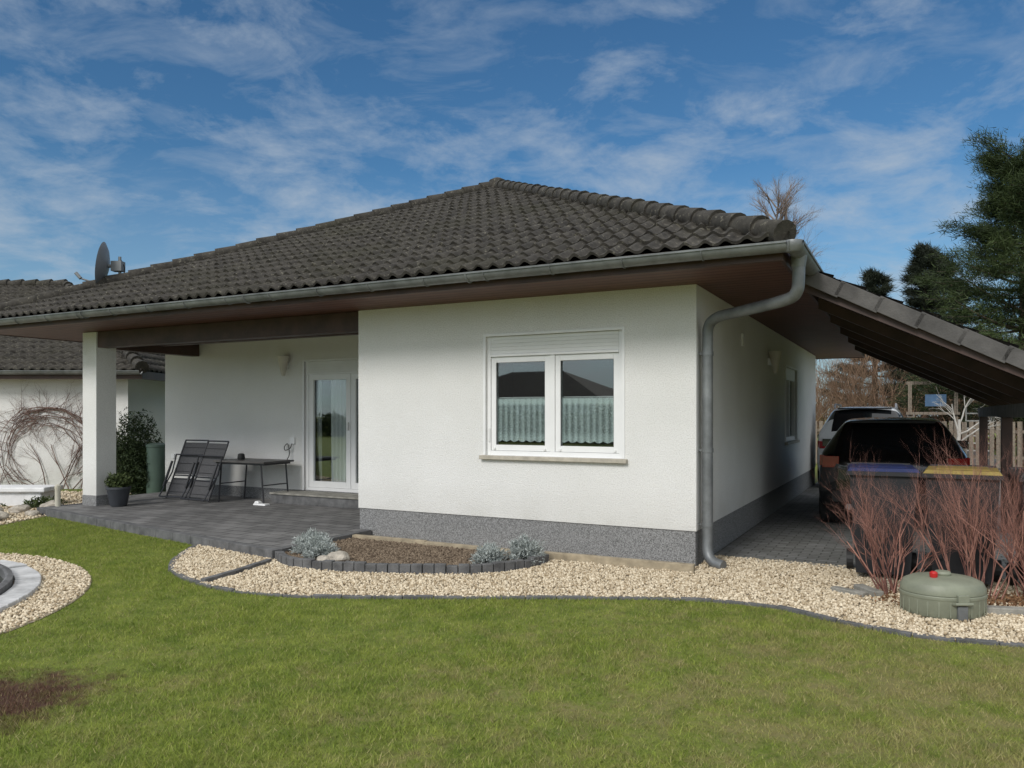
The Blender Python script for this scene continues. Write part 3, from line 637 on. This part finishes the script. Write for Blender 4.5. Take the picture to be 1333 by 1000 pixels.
# ---- silver plants
m_sil=attr_mat('silver_foliage',(.22,.25,.24),(.58,.62,.60),.8)
def silver(c,r,seed):
    random.seed(seed); SG=[]; E=empty('silver_lavender')
    for k in range(60):
        az=random.uniform(0,6.28); el=random.uniform(.1,1.5); L=r*random.uniform(.8,1.1)
        grow(SG,(c[0],c[1],.05),(math.cos(az)*math.cos(el),math.sin(az)*math.cos(el),math.sin(el)),L*.6,.004,2,(4,6),.6,.1,.5,.15,2,.3)
    segs_mesh('stems',SG,m_sil,3,parent=E)
    P=np.array([s[1] for s in SG]); P=P[P[:,2]>.05]; P=np.repeat(P,2,0); P=P+rng.normal(0,.008,P.shape); V=leaves(P,rng.normal(0,.6,P.shape)+(P-np.array([c[0],c[1],.0]))*4,.03,.28)
    npmesh('leaves',V,np.arange(len(V)).reshape(-1,3),m_sil,False,rng.random(len(P)).repeat(3),parent=E)
silver((-1.95,7.75),.24,1); silver((-.22,7.45),.21,2); silver((.12,7.68),.24,3); silver((-2.08,8.0),.26,4)
m_rock=M('rock',(.42,.38,.32),.9,.35,8,.6,30)
from mathutils import noise as mn
def rock(c,r,name='garden_rock',sq=.6):
    b=bmesh.new(); bmesh.ops.create_icosphere(b,subdivisions=3,radius=r)
    for v in b.verts:
        f=1+.35*mn.noise(v.co*(1.6/r)*.9+Vector(c)*9); v.co=v.co*f; v.co.z*=sq
    me=bpy.data.meshes.new(name); b.to_mesh(me); b.free(); me.materials.append(m_rock); o=bpy.data.objects.new(name,me); S.collection.objects.link(o); o.location=c
rock((-1.72,7.55,.09),.11); rock((-1.82,7.48,.08),.08)
for c,r in (((-7.3,10.9,.05),.13),((-7.05,11.3,.04),.1),((-7.6,11.2,.06),.15),((-7.9,10.7,.05),.12),((-7.2,12.0,.06),.16),((-6.95,11.7,.04),.09),((-7.5,11.7,.05),.13)): rock(c,r)
sb=MB(); sb.tap((-8.1,12.7),(.95,.45),(.85,.4),0,.24,M('white_stone',(.75,.75,.75),.8,.1,5,.3,40)); sb.box(-8.63,-7.57,12.43,12.97,.24,.32,M('white_stone_top',(.82,.82,.82),.8,.1,5)); sb.obj('stone_bench',bev=.02)
leafmass('ground_cover_shrub',[(-7.5,12.3,.06,.3,.2,.12),(-8.3,11.9,.06,.35,.2,.12),(-6.75,12.6,.08,.2,.2,.15)],900,.05,m_leaf)
# ---- bins
m_bin=M('bin_plastic',(.016,.017,.020),.6,.25,5)
def bin_(loc,rot,lidcol,nm):
    s=MB(); ml=M('lid_'+nm,lidcol,.5,.2)
    s.tap((0,0),(.44,.48),(.55,.62),.06,.96,m_bin,sh=(0,.02)); s.tap((0,.02),(.60,.68),(.60,.68),.945,.98,m_bin); 
    s.tap((0,.02),(.585,.67),(.54,.6),.983,1.012,ml,sh=(0,.0)); s.tap((0,.02),(.42,.46),(.38,.40),1.013,1.024,ml)
    s.tube([(-.26,.38,1.0),(-.26,.42,1.01),(.26,.42,1.01),(.26,.38,1.0)],.014,8,m_bin)
    for q in (-.16,0,.16): s.box(q-.012,q+.012,-.285,-.245,.25,.9,m_bin)
    for q in (-.27,.27): s.tube([(q-.03,.22,.1),(q+.03,.22,.1)],.1,18,m_rub)
    s.obj('waste_bin',None,HM@Matrix.Translation(loc)@Matrix.Rotation(math.radians(rot),4,'Z'),bev=.012)
bin_((1.62,.40,.01),4,(.02,.03,.10),'blue'); bin_((2.26,.36,.01),-3,(.30,.22,.06),'yellow'); bin_((2.92,.26,.01),3,(.03,.03,.03),'black')
# ---- cars
m_tire=M('tyre',(.02,.02,.02),.85,.2,10); m_rim=M('alloy',(.4,.4,.42),.3,.1,5,metal=.8); m_red2=M('tail_lamp',(.28,.01,.01),.15,.2,9,coat=.6)
m_cglass=M('car_glass',(.01,.012,.014),.03,.1,3,spec=.8)
m_plate=M('number_plate',(.7,.7,.68),.4,.04)
def car(name,T,col,H_=1.48,rails=False):
    E=empty(name,T); paint=M(name+'_paint',col,.25,.05,3,coat=.9)
    k=H_/1.48
    st=[(0,.78,.36,.86,.90,.66),(.10,.86,.26,.95,1.0,.70),(.28,.885,.22,1.0,1.27,.655),(.52,.895,.2,1.01,1.44,.60),(.62,.895,.2,1.01,1.455,.60),(1.2,.90,.2,1.0,1.48,.61),(1.28,.90,.2,1.0,1.48,.61),(2.2,.90,.2,.98,1.47,.60),(2.3,.90,.2,.98,1.46,.60),(2.85,.90,.2,.97,1.20,.64),(3.2,.89,.2,.95,1.0,.70),(3.9,.86,.22,.82,.86,.66),(4.25,.76,.32,.66,.70,.55),(4.3,.6,.4,.6,.62,.4)]
    V=[];ring_=[]
    for y,w0,zb,zbelt,zt,wr in st:
        zbelt*=k;zt*=k; zm=(zb+zbelt)/2
        h=[(0,zb),(w0*.93,zb),(w0,zb+.12),(w0*1.01,zm),(w0*.97,zbelt-.01),(w0*.95,zbelt+.02),(wr+.02,zt-.05),(wr-.05,zt-.005),(wr*.5,zt+.012),(0,zt+.018)]
        full=h+[(-x,z) for x,z in h[-2:0:-1]]
        V+= [(x,y,z) for x,z in full]; ring_.append(len(full))
    n=ring_[0]; mb=MB(); mb.m(paint); mb.m(m_cglass); mb.m(m_rub)
    mb.v=V
    for i in range(len(st)-1):
        for j in range(n):
            j2=(j+1)%n; mb.f.append([i*n+j,i*n+j2,(i+1)*n+j2,(i+1)*n+j]); mi=0
            side=j in (5,n-6); top=6<=j<=n-7
            if side and i in (3,4,6): mi=1
            if top and i in (2,) : mi=1
            if top and 7<=j<=n-8 and i in (1,2): mi=1
            if top and 7<=j<=n-8 and i in (8,9): mi=1
            if j in (0,n-1): mi=2
            mb.mi.append(mi)
    mb.f.append(list(range(n))[::-1]); mb.mi.append(0); mb.f.append([(len(st)-1)*n+q for q in range(n)]); mb.mi.append(0)
    mb.obj('body',E,smooth=True,sub=2)
    d=MB()
    for x in (-.78,.78):
        for y in (.72,3.42):
            Tw=Matrix.Translation((x,y,.32))@Matrix.Rotation(math.radians(90),4,'Y')
            d.lathe([(.2,-.11),(.30,-.115),(.325,-.09),(.325,.09),(.30,.115),(.2,.11)],28,m_tire,Tw); d.lathe([(.05,-.118),(.2,-.112),(.205,.112),(.05,.118)],20,m_rim,Tw)
        s=1 if x>0 else -1
        d.box(min(s*.62,s*.82),max(s*.62,s*.82),.03,.16,.80,.95,m_red2); d.box(min(s*.80,s*.86),max(s*.80,s*.86),.10,.30,.82,.96,m_red2)
        d.box(min(s*.86,s*1.02),max(s*.86,s*1.02),2.55,2.65,.98,1.1,paint)
        if rails: d.tube([(s*.57,.6,H_-.03),(s*.57,.7,H_+.05),(s*.57,2.1,H_+.05),(s*.57,2.2,H_-.03)],.018,8,m_rim)
        d.tube([(s*.5,-.02,.3),(s*.5,.15,.3)],.04,10,m_rim)
    d.box(-.26,.26,-.03,.0,.66,.77,m_plate); d.box(-.7,.7,-.02,.08,.36,.5,m_rub); d.box(-.35,.35,.02,.06,.82,.86,m_rim)
    d.box(-.5,.5,.40,.5,H_-.06,H_-.03,m_rub); d.tube([(0,.17,1.04*k),(.28,.30,1.14*k)],.01,6,m_rub)
    d.obj('wheels_and_lamps',E,bev=.01)
car('dark_parked_car',HM@Matrix.Translation((1.64,3.35,0.01))@Matrix.Rotation(math.radians(1),4,'Z'),(.006,.0065,.008),1.44)
car('white_parked_car',HM@Matrix.Translation((1.0,9.3,0.01)),(.65,.67,.69),1.66,True)
# ---- round grill
m_ol=M('olive_plastic',(.22,.235,.175),.5,.15,6,.1,60); m_rk=M('red_knob',(.5,.02,.02),.35,.1)
rc=MB(); T=Matrix.Translation((3.24,5.78,0))
rc.lathe([(.22,.0),(.275,.02),(.292,.06),(.298,.15),(.302,.155),(.302,.175),(.295,.18)],40,m_ol,T,(1,.85)); rc.lathe([(.297,.182),(.297,.215),(.275,.255),(.22,.28),(.12,.292),(.03,.297)],40,m_ol,T,(1,.85))
rc.lathe([(.05,.285),(.06,.31),(.05,.325),(.0,.33)],16,m_ol,T)
rc.lathe([(.02,.28),(.028,.30),(.028,.325),(.015,.335)],14,m_rk,Matrix.Translation((3.14,5.72,0)))
rc.tube([(3.18,5.54,.13),(3.18,5.50,.14),(3.30,5.50,.14),(3.30,5.54,.13)],.012,8,m_ol); rc.box(3.205,3.275,5.512,5.535,.02,.12,m_zinc)
rc.box(3.20,3.28,5.50,5.53,.15,.20,m_ol)
for a in range(24):
    t=a/24*6.283; rc.box(-.004,.004,-.006,.006,.03,.14,m_ol,T@Matrix.Translation((.293*math.cos(t),.249*math.sin(t),0))@Matrix.Rotation(t,4,'Z'))
rc.obj('round_portable_grill',smooth=True,bev=.003)
eb=MB(); stones(eb,[(2.95,6.55),(3.02,6.1),(3.10,6.02)],.09,-.02,.06,.3,m_conc); stones(eb,[(2.72,6.52),(3.02,6.1)],.08,-.02,.05,.3,m_conc);stones(eb,[(3.5,5.78),(4.6,5.5)],.09,-.02,.06,.35,m_conc); eb.obj('shrub_bed_edging',bev=.008)
sheet('shrub_bed_soil',[(2.76,6.55),(3.05,6.08),(3.5,5.82),(5.0,5.45),(5.4,6.2),(3.0,7.0)],.012,m_soil)
leafmass('leaf_litter',[(3.6,6.15,.02,.7,.35,.03),(4.3,5.95,.02,.6,.35,.03)],1200,.035,attr_mat('dead_leaf',(.10,.05,.025),(.3,.17,.09),.9),.6)
# ---- furniture on terrace
m_chf=M('chair_frame',(.045,.045,.05),.4,.15,5,metal=.3); m_chm=M('chair_mesh',(.075,.075,.08),.8,.2,40)
def chair(x,y,rot):
    s=MB(); L=1.02
    def P(u,v,o=0):
        th=math.radians(70); return (u+.20*v, .55*v*1.0*math.cos(th)*1.2-o*.9, v*math.sin(th)+o*.3)
    for u in (-.25,.25): s.tube([P(u,0),P(u,.5),P(u,L)],.014,8,m_chf)
    for v in (.03,.34,.40,L): s.tube([P(-.25,v),P(.25,v)],.012,8,m_chf)
    for v0,v1 in ((.06,.33),(.42,.98)):
        a=[P(-.235,v0),P(.235,v0),P(.235,v1),P(-.235,v1)]; b=[(p[0],p[1]+.012,p[2]) for p in a]
        s.add(a+b,[(0,1,2,3),(7,6,5,4),(0,4,5,1),(2,6,7,3),(1,5,6,2),(0,3,7,4)],m_chm)
        for q in np.arange(v0+.05,v1,.14): s.tube([P(-.235,q,.004),P(.235,q,.004)],.004,5,m_chf)
    for u in (-.29,.29):
        s.tube([P(u,0,.12),P(u,.45,.02),P(u,.75,.06)],.012,8,m_chf); s.tube([P(u,.18,.10),P(u,.62,.10)],.02,8,m_chf)
    s.tube([P(-.29,0,.12),P(.29,0,.12)],.012,8,m_chf); s.tube([P(-.29,.75,.06),P(.29,.75,.06)],.01,8,m_chf)
    s.obj('folding_garden_chair',None,HM@Matrix.Translation((x,y,.112))@Matrix.Rotation(math.radians(rot),4,'Z'),smooth=True)
chair(-8.95,1.25,4); chair(-8.30,1.12,-4)
tb=MB(); tx0,tx1,ty0,ty1=-8.05,-6.95,1.2,1.85; m_tt=M('table_top',(.085,.08,.078),.45,.25,9)
tb.box(tx0,tx1,ty0,ty1,.745,.775,m_tt); tb.box(tx0+.04,tx1-.04,ty0+.04,ty1-.04,.715,.743,m_chf)
for sx,x in ((1,tx0+.12),(-1,tx1-.12)):
    for y in (ty0+.06,ty1-.06): tb.tube([(x,y,.72),(x+sx*-.06,y,.1)],.014,8,m_chf)
    tb.tube([(x-sx*.03,ty0+.06,.4),(x-sx*.03,ty1-.06,.4)],.010,8,m_chf)
tb.obj('folding_table',None,HM,bev=.004)
sm=MB(); sm.lathe([(.05,0),(.06,.02),(.05,.09),(.03,.10)],14,m_rub,Matrix.Translation((-7.75,1.5,.776))); sm.obj('ashtray',None,HM,smooth=True)
sp=MB(); sp.tap((-7.05,1.25),(.26,.12),(.24,.10),.101,.13,m_pvc); sp.tap((-7.12,1.25),(.1,.09),(.06,.07),.131,.165,m_pvc); sp.obj('white_watering_tray',None,HM,bev=.01)
m_pot=M('pot_grey',(.05,.055,.065),.6,.2); po=MB(); Tp=Matrix.Translation((-6.02,11.75,.1))
po.lathe([(.10,0),(.12,.02),(.165,.26),(.175,.27),(.175,.30),(.155,.30),(.15,.26),(.0,.25)],24,m_pot,Tp); PT=empty('potted_plant'); po.obj('pot',PT,smooth=True)
a=leafmass('foliage',[(-6.02,11.75,.47,.17,.17,.12)],900,.06,m_leaf,.45); a.parent=PT
bl=MB(); m_cream=M('cream_lamp',(.6,.57,.47),.5,.05); Tb=Matrix.Translation((-6.95,11.75,0)); bl.lathe([(.06,0),(.06,.02),(.04,.03),(.04,.36),(.045,.37),(.045,.42),(.0,.44)],18,m_cream,Tb); bl.obj('bollard_light',smooth=True)
wb=MB(); wb.lathe([(.15,0),(.17,.05),(.17,.90),(.18,.91),(.18,.95),(.1,.98)],24,M('butt_green',(.10,.15,.12),.5,.1),Matrix.Translation((-6.55,14.15,0))); wb.obj('water_butt',smooth=True)
# ------------------------------------------------------------ neighbour house (left)
NH=empty('neighbour_house'); nh=MB(); nx0,nx1,ny=-24,-7.75,15.5
nh.box(nx0,nx1,ny,27,0,2.3,m_st); nh.obj('walls',NH)
nr=MB(); nr.box(nx0-.4,nx1+.45,ny-.42,ny-.38,2.2,2.36,m_beam); nr.box(nx0-.4,nx1+.45,ny-.38,27.4,2.302,2.33,m_wood); nr.box(nx1+.451,nx1+.49,ny-.42,27.4,2.2,2.36,m_beam); nr.obj('eaves',NH)
gg=MB(); gutter(gg,(nx0-.4,ny-.5,2.36),(nx1+.5,ny-.5,2.36),(0,-1,0)); gg.obj('gutter',NH,smooth=True)
A=Vector((nx0-.4,ny-.45,2.36));B=Vector((nx1+.5,ny-.45,2.36)); Rg0=Vector((-21,21.2,5.05)); Rg1=Vector((-12.3,21.2,5.05))
def tilequad(A,B,P0,P1,course=.34,period=.2):
    U=(B-A);L=U.length;U/=L; s0=(P0-A).dot(U); Vd=(P0-A)-U*s0; D=Vd.length; Vd/=D; s1=(P1-A).dot(U); Nn=U.cross(Vd)
    ns=int(L/period*6); s=np.linspace(0,L,ns+1); prof=.045*(.5+.5*np.cos(2*np.pi*s/period)); Vv=[];F=[];o=0
    A_=np.array(A);U_=np.array(U);V_=np.array(Vd);N_=np.array(Nn)
    for j in range(int(math.ceil(D/course))):
        d0=j*course;d1=min(d0+course+.01,D)
        def row(d,h): return A_+np.outer(np.clip(s,s0*d/D,L-(L-s1)*d/D),U_)+d*V_+np.outer(h,N_)
        R=[row(d0,prof),row(d0,prof+.035),row(d1,prof)]; Vv+=R; n=len(s);a=np.arange(n-1)
        F.append(np.stack([o+a,o+a+1,o+n+a+1,o+n+a],1)); F.append(np.stack([o+n+a,o+n+a+1,o+2*n+a+1,o+2*n+a],1)); o+=3*n
    return np.concatenate(Vv),np.concatenate(F)
V,F=tilequad(A,B,Rg0,Rg1); npmesh('roof_front',V,F,m_tile,True,parent=NH)
V,F=tilequad(B,Vector((B.x,27.4,2.36)),Rg1,Rg1); npmesh('roof_hip',V,F,m_tile,True,parent=NH)
V,F=tilequad(Vector((B.x,27.4,2.36)),Vector((A.x,27.4,2.36)),Rg1,Rg0); npmesh('roof_rear',V,F,m_tile,True,parent=NH)
hc=MB()
for a,b in ((B,Rg1),(Rg1,Rg0)):
    d=b-a;L=d.length;d.normalize();n=int(L/.38)
    for j in range(n): hc.tube([a+d*(j*L/n)+Vector((0,0,.07)),a+d*((j+1)*L/n+.04)+Vector((0,0,.03))],[.13,.11],10,m_tile)
hc.obj('ridge_caps',NH,smooth=True)
# vine on neighbour wall
SG=[]; random.seed(11)
for k in range(16):
    a0=random.uniform(0,3.1); r0=random.uniform(.55,1.15); c=Vector((-9.3+random.gauss(0,.1),15.46,.75))
    pts=[c+Vector((math.cos(t)*r0*1.05,0,math.sin(t)*r0*.95))+Vector((random.gauss(0,.03),random.uniform(-.03,.02),random.gauss(0,.03))) for t in np.linspace(a0-.9,a0+1.6,9)]
    for a,b in zip(pts[:-1],pts[1:]):
        if a.z>0: SG.append((tuple(a),tuple(b),.009,.007))
        if random.random()<.9: grow(SG,a,(random.gauss(0,1),-.05,random.gauss(0,1)),.4,.006,3,(2,4),.6,0,.7,.2,2)
for k in range(6):
    grow(SG,(-9.3+random.gauss(0,.5),15.44,0),(random.gauss(0,.6),0,1),1.0,.014,3,(2,3),.5,0,.7,.15,3)
SG=[(a[:1]+(min(15.47,max(15.36,a[1])),)+a[2:],b[:1]+(min(15.47,max(15.36,b[1])),)+b[2:],r,q) for a,b,r,q in SG]
segs_mesh('wall_vine',SG,attr_mat('vine_wood',(.12,.07,.06),(.25,.17,.14),.9),3)
# ------------------------------------------------------------ fence + garden beyond
m_fen=planks('fence_wood',(.22,.18,.14),0,.12,.8); fe=MB()
for k in range(60):
    x=-3+k*.16; fe.box(x,x+.11,17,17.03,.05,1.30+.03*random.random(),m_fen)
fe.box(-3,6.6,17.03,17.08,.3,.38,m_fen); fe.box(-3,6.6,17.03,17.08,1.0,1.08,m_fen); fe.obj('wooden_fence',None,HM)
sw_=MB(); m_blu=M('blue_panel',(.06,.13,.24),.6,.3); m_wpost=M('white_post',(.5,.5,.48),.6,.2)
Tq=HM@Matrix.Translation((2.4,19,0))
for x in (-.6,.6):
    for y in (-.5,.5): sw_.box(x-.05,x+.05,y-.05,y+.05,0,2.5,m_fen)
sw_.box(-.7,.7,-.62,.62,1.5,1.58,m_fen); sw_.box(-.2,.35,-.59,-.565,1.75,2.1,m_blu)
for k in range(7): sw_.box(.9,1.5-.0,-.02,.02,.2+k*.22,.24+k*.22,m_wpost)
sw_.box(.86,.9,-.03,.03,0,1.7,m_wpost); sw_.box(1.5,1.54,-.03,.03,0,1.7,m_wpost); sw_.box(-.7,.7,-.02,.02,2.42,2.52,m_fen)
sw_.obj('climbing_frame',None,Tq)
random.seed(21); SG=[]; grow(SG,tuple(hw(2.95,16.0)),(0.05,0,1),1.4,.07,3,(3,4),.9,.05,.6,.15,4,.5); segs_mesh('pruned_fruit_tree',SG,attr_mat('pale_bark',(.35,.33,.3),(.55,.52,.48),.8),5)
# ------------------------------------------------------------ things behind the viewpoint (seen reflected in the panes)
RH=empty('opposite_house',HM@Matrix.Translation((-22,-42,0))); q=MB(); q.box(-6,6,-4,4,0,2.5,m_st)
for x in (-4,-1,3): q.box(x-.6,x+.6,4.0,4.02,1,2.1,m_cglass)
q.obj('walls',RH); q=MB(); q.add([(-6.7,-4.7,2.5),(6.7,-4.7,2.5),(6.7,4.7,2.5),(-6.7,4.7,2.5),(-2,0,4.6),(2,0,4.6)],[(0,1,5,4),(1,2,5),(2,3,4,5),(3,0,4),(3,2,1,0)],m_tile); q.obj('roof',RH)
bx=[]
for k in range(26):
    v=hw(-34+k*2.2,-30+random.gauss(0,.4)); bx.append((v.x,v.y,.7,1.4,1.2,random.uniform(.8,1.2)))
leafmass('garden_hedge',bx,1500,.22,m_leaf)
# ------------------------------------------------------------ sky, sun, camera
W=bpy.data.worlds.new('World'); S.world=W; W.use_nodes=True; nt=W.node_tree; bg=nt.nodes['Background']
sky=nt.nodes.new('ShaderNodeTexSky'); sky.sky_type='NISHITA'; sky.sun_disc=False
sun_dir=Vector((-.56,-.83,0)).normalized(); el=math.radians(36)
az=math.atan2(sun_dir.x,sun_dir.y)
sky.sun_elevation=el; sky.sun_rotation=az; sky.air_density=1.0; sky.dust_density=.3; sky.ozone_density=3.0
tc=nt.nodes.new('ShaderNodeTexCoord').outputs['Generated']
sep=nt.nodes.new('ShaderNodeSeparateXYZ'); nt.links.new(tc,sep.inputs[0])
zz=ramp(nt,sep.outputs[2],0,1,.20,1.20)
def math_(op,a,b=None,clamp=False):
    n=nt.nodes.new('ShaderNodeMath'); n.operation=op; n.use_clamp=clamp
    for i,v in enumerate((a,b)):
        if v is None: continue
        if isinstance(v,(int,float)): n.inputs[i].default_value=v
        else: nt.links.new(v,n.inputs[i])
    return n.outputs[0]
ux=math_('DIVIDE',sep.outputs[0],zz); uy=math_('DIVIDE',sep.outputs[1],zz)
cmb=nt.nodes.new('ShaderNodeCombineXYZ'); nt.links.new(ux,cmb.inputs[0]); nt.links.new(uy,cmb.inputs[1])
mp=nt.nodes.new('ShaderNodeMapping'); nt.links.new(cmb.outputs[0],mp.inputs[0]); mp.inputs['Rotation'].default_value=(0,0,math.radians(-40)); mp.inputs['Scale'].default_value=(1.2,1.1,1)
n1=noise(nt,mp.outputs[0],2.9,8,.64,.25); n2=noise(nt,mp.outputs[0],1.1,2,.5,.2)
mp2=nt.nodes.new('ShaderNodeMapping'); nt.links.new(cmb.outputs[0],mp2.inputs[0]); mp2.inputs['Rotation'].default_value=(0,0,math.radians(35)); mp2.inputs['Scale'].default_value=(1.7,2.6,1); mp2.inputs['Location'].default_value=(3,1,0)
n3=noise(nt,mp2.outputs[0],2.3,6,.62,.5)
s_=math_('ADD',math_('MULTIPLY',n1,.65),math_('MULTIPLY',n2,.45))
mA=ramp(nt,s_,.52,.69,0,.68); mB=ramp(nt,n3,.47,.72,0,.35)
front=math_('ADD',mA,math_('MULTIPLY',mB,math_('SUBTRACT',1.0,mA)),True)
hsv=nt.nodes.new('ShaderNodeHueSaturation'); hsv.inputs['Saturation'].default_value=1.12; hsv.inputs['Value'].default_value=.82; nt.links.new(sky.outputs[0],hsv.inputs['Color'])
blue=mixc(nt,1.0,hsv.outputs[0],(.72,1.0,1.08),'MULTIPLY')
blue=mixc(nt,ramp(nt,sep.outputs[2],.02,.30,.55,0),blue,(3.4,4.6,5.9))
cc=mixc(nt,front,blue,(4.3,5.0,5.8))
# bright cloud added out of view, overhead and behind camera, to brighten the porch
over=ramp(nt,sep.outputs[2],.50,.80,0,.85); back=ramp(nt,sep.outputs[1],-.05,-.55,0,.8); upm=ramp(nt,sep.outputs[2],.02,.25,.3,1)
fill_cloud=math_('MAXIMUM',over,math_('MULTIPLY',back,upm)); fill_cloud=math_('MULTIPLY',fill_cloud,ramp(nt,n2,.25,.6,.6,1))
cc=mixc(nt,fill_cloud,cc,(13.0,13.0,12.8))
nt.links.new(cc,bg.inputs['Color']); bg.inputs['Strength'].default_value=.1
sl=bpy.data.lights.new('sun','SUN'); sl.energy=2.0; sl.angle=math.radians(18); sl.color=(1,.965,.91)
so_=bpy.data.objects.new('sun',sl); S.collection.objects.link(so_)
dv=Vector((sun_dir.x*math.cos(el),sun_dir.y*math.cos(el),math.sin(el))); so_.rotation_euler=dv.to_track_quat('Z','Y').to_euler(); so_.location=dv*50
cam=bpy.data.cameras.new('camera'); cam.lens=27; cam.sensor_width=36; cam.shift_y=.03; cam.clip_end=2000; cam.clip_start=.05
co=bpy.data.objects.new('camera',cam); S.collection.objects.link(co); co.location=(0,0,1.5); co.rotation_euler=(math.radians(90),0,0); S.camera=co
S.view_settings.view_transform='Standard'; S.view_settings.look='None'; S.view_settings.exposure=0
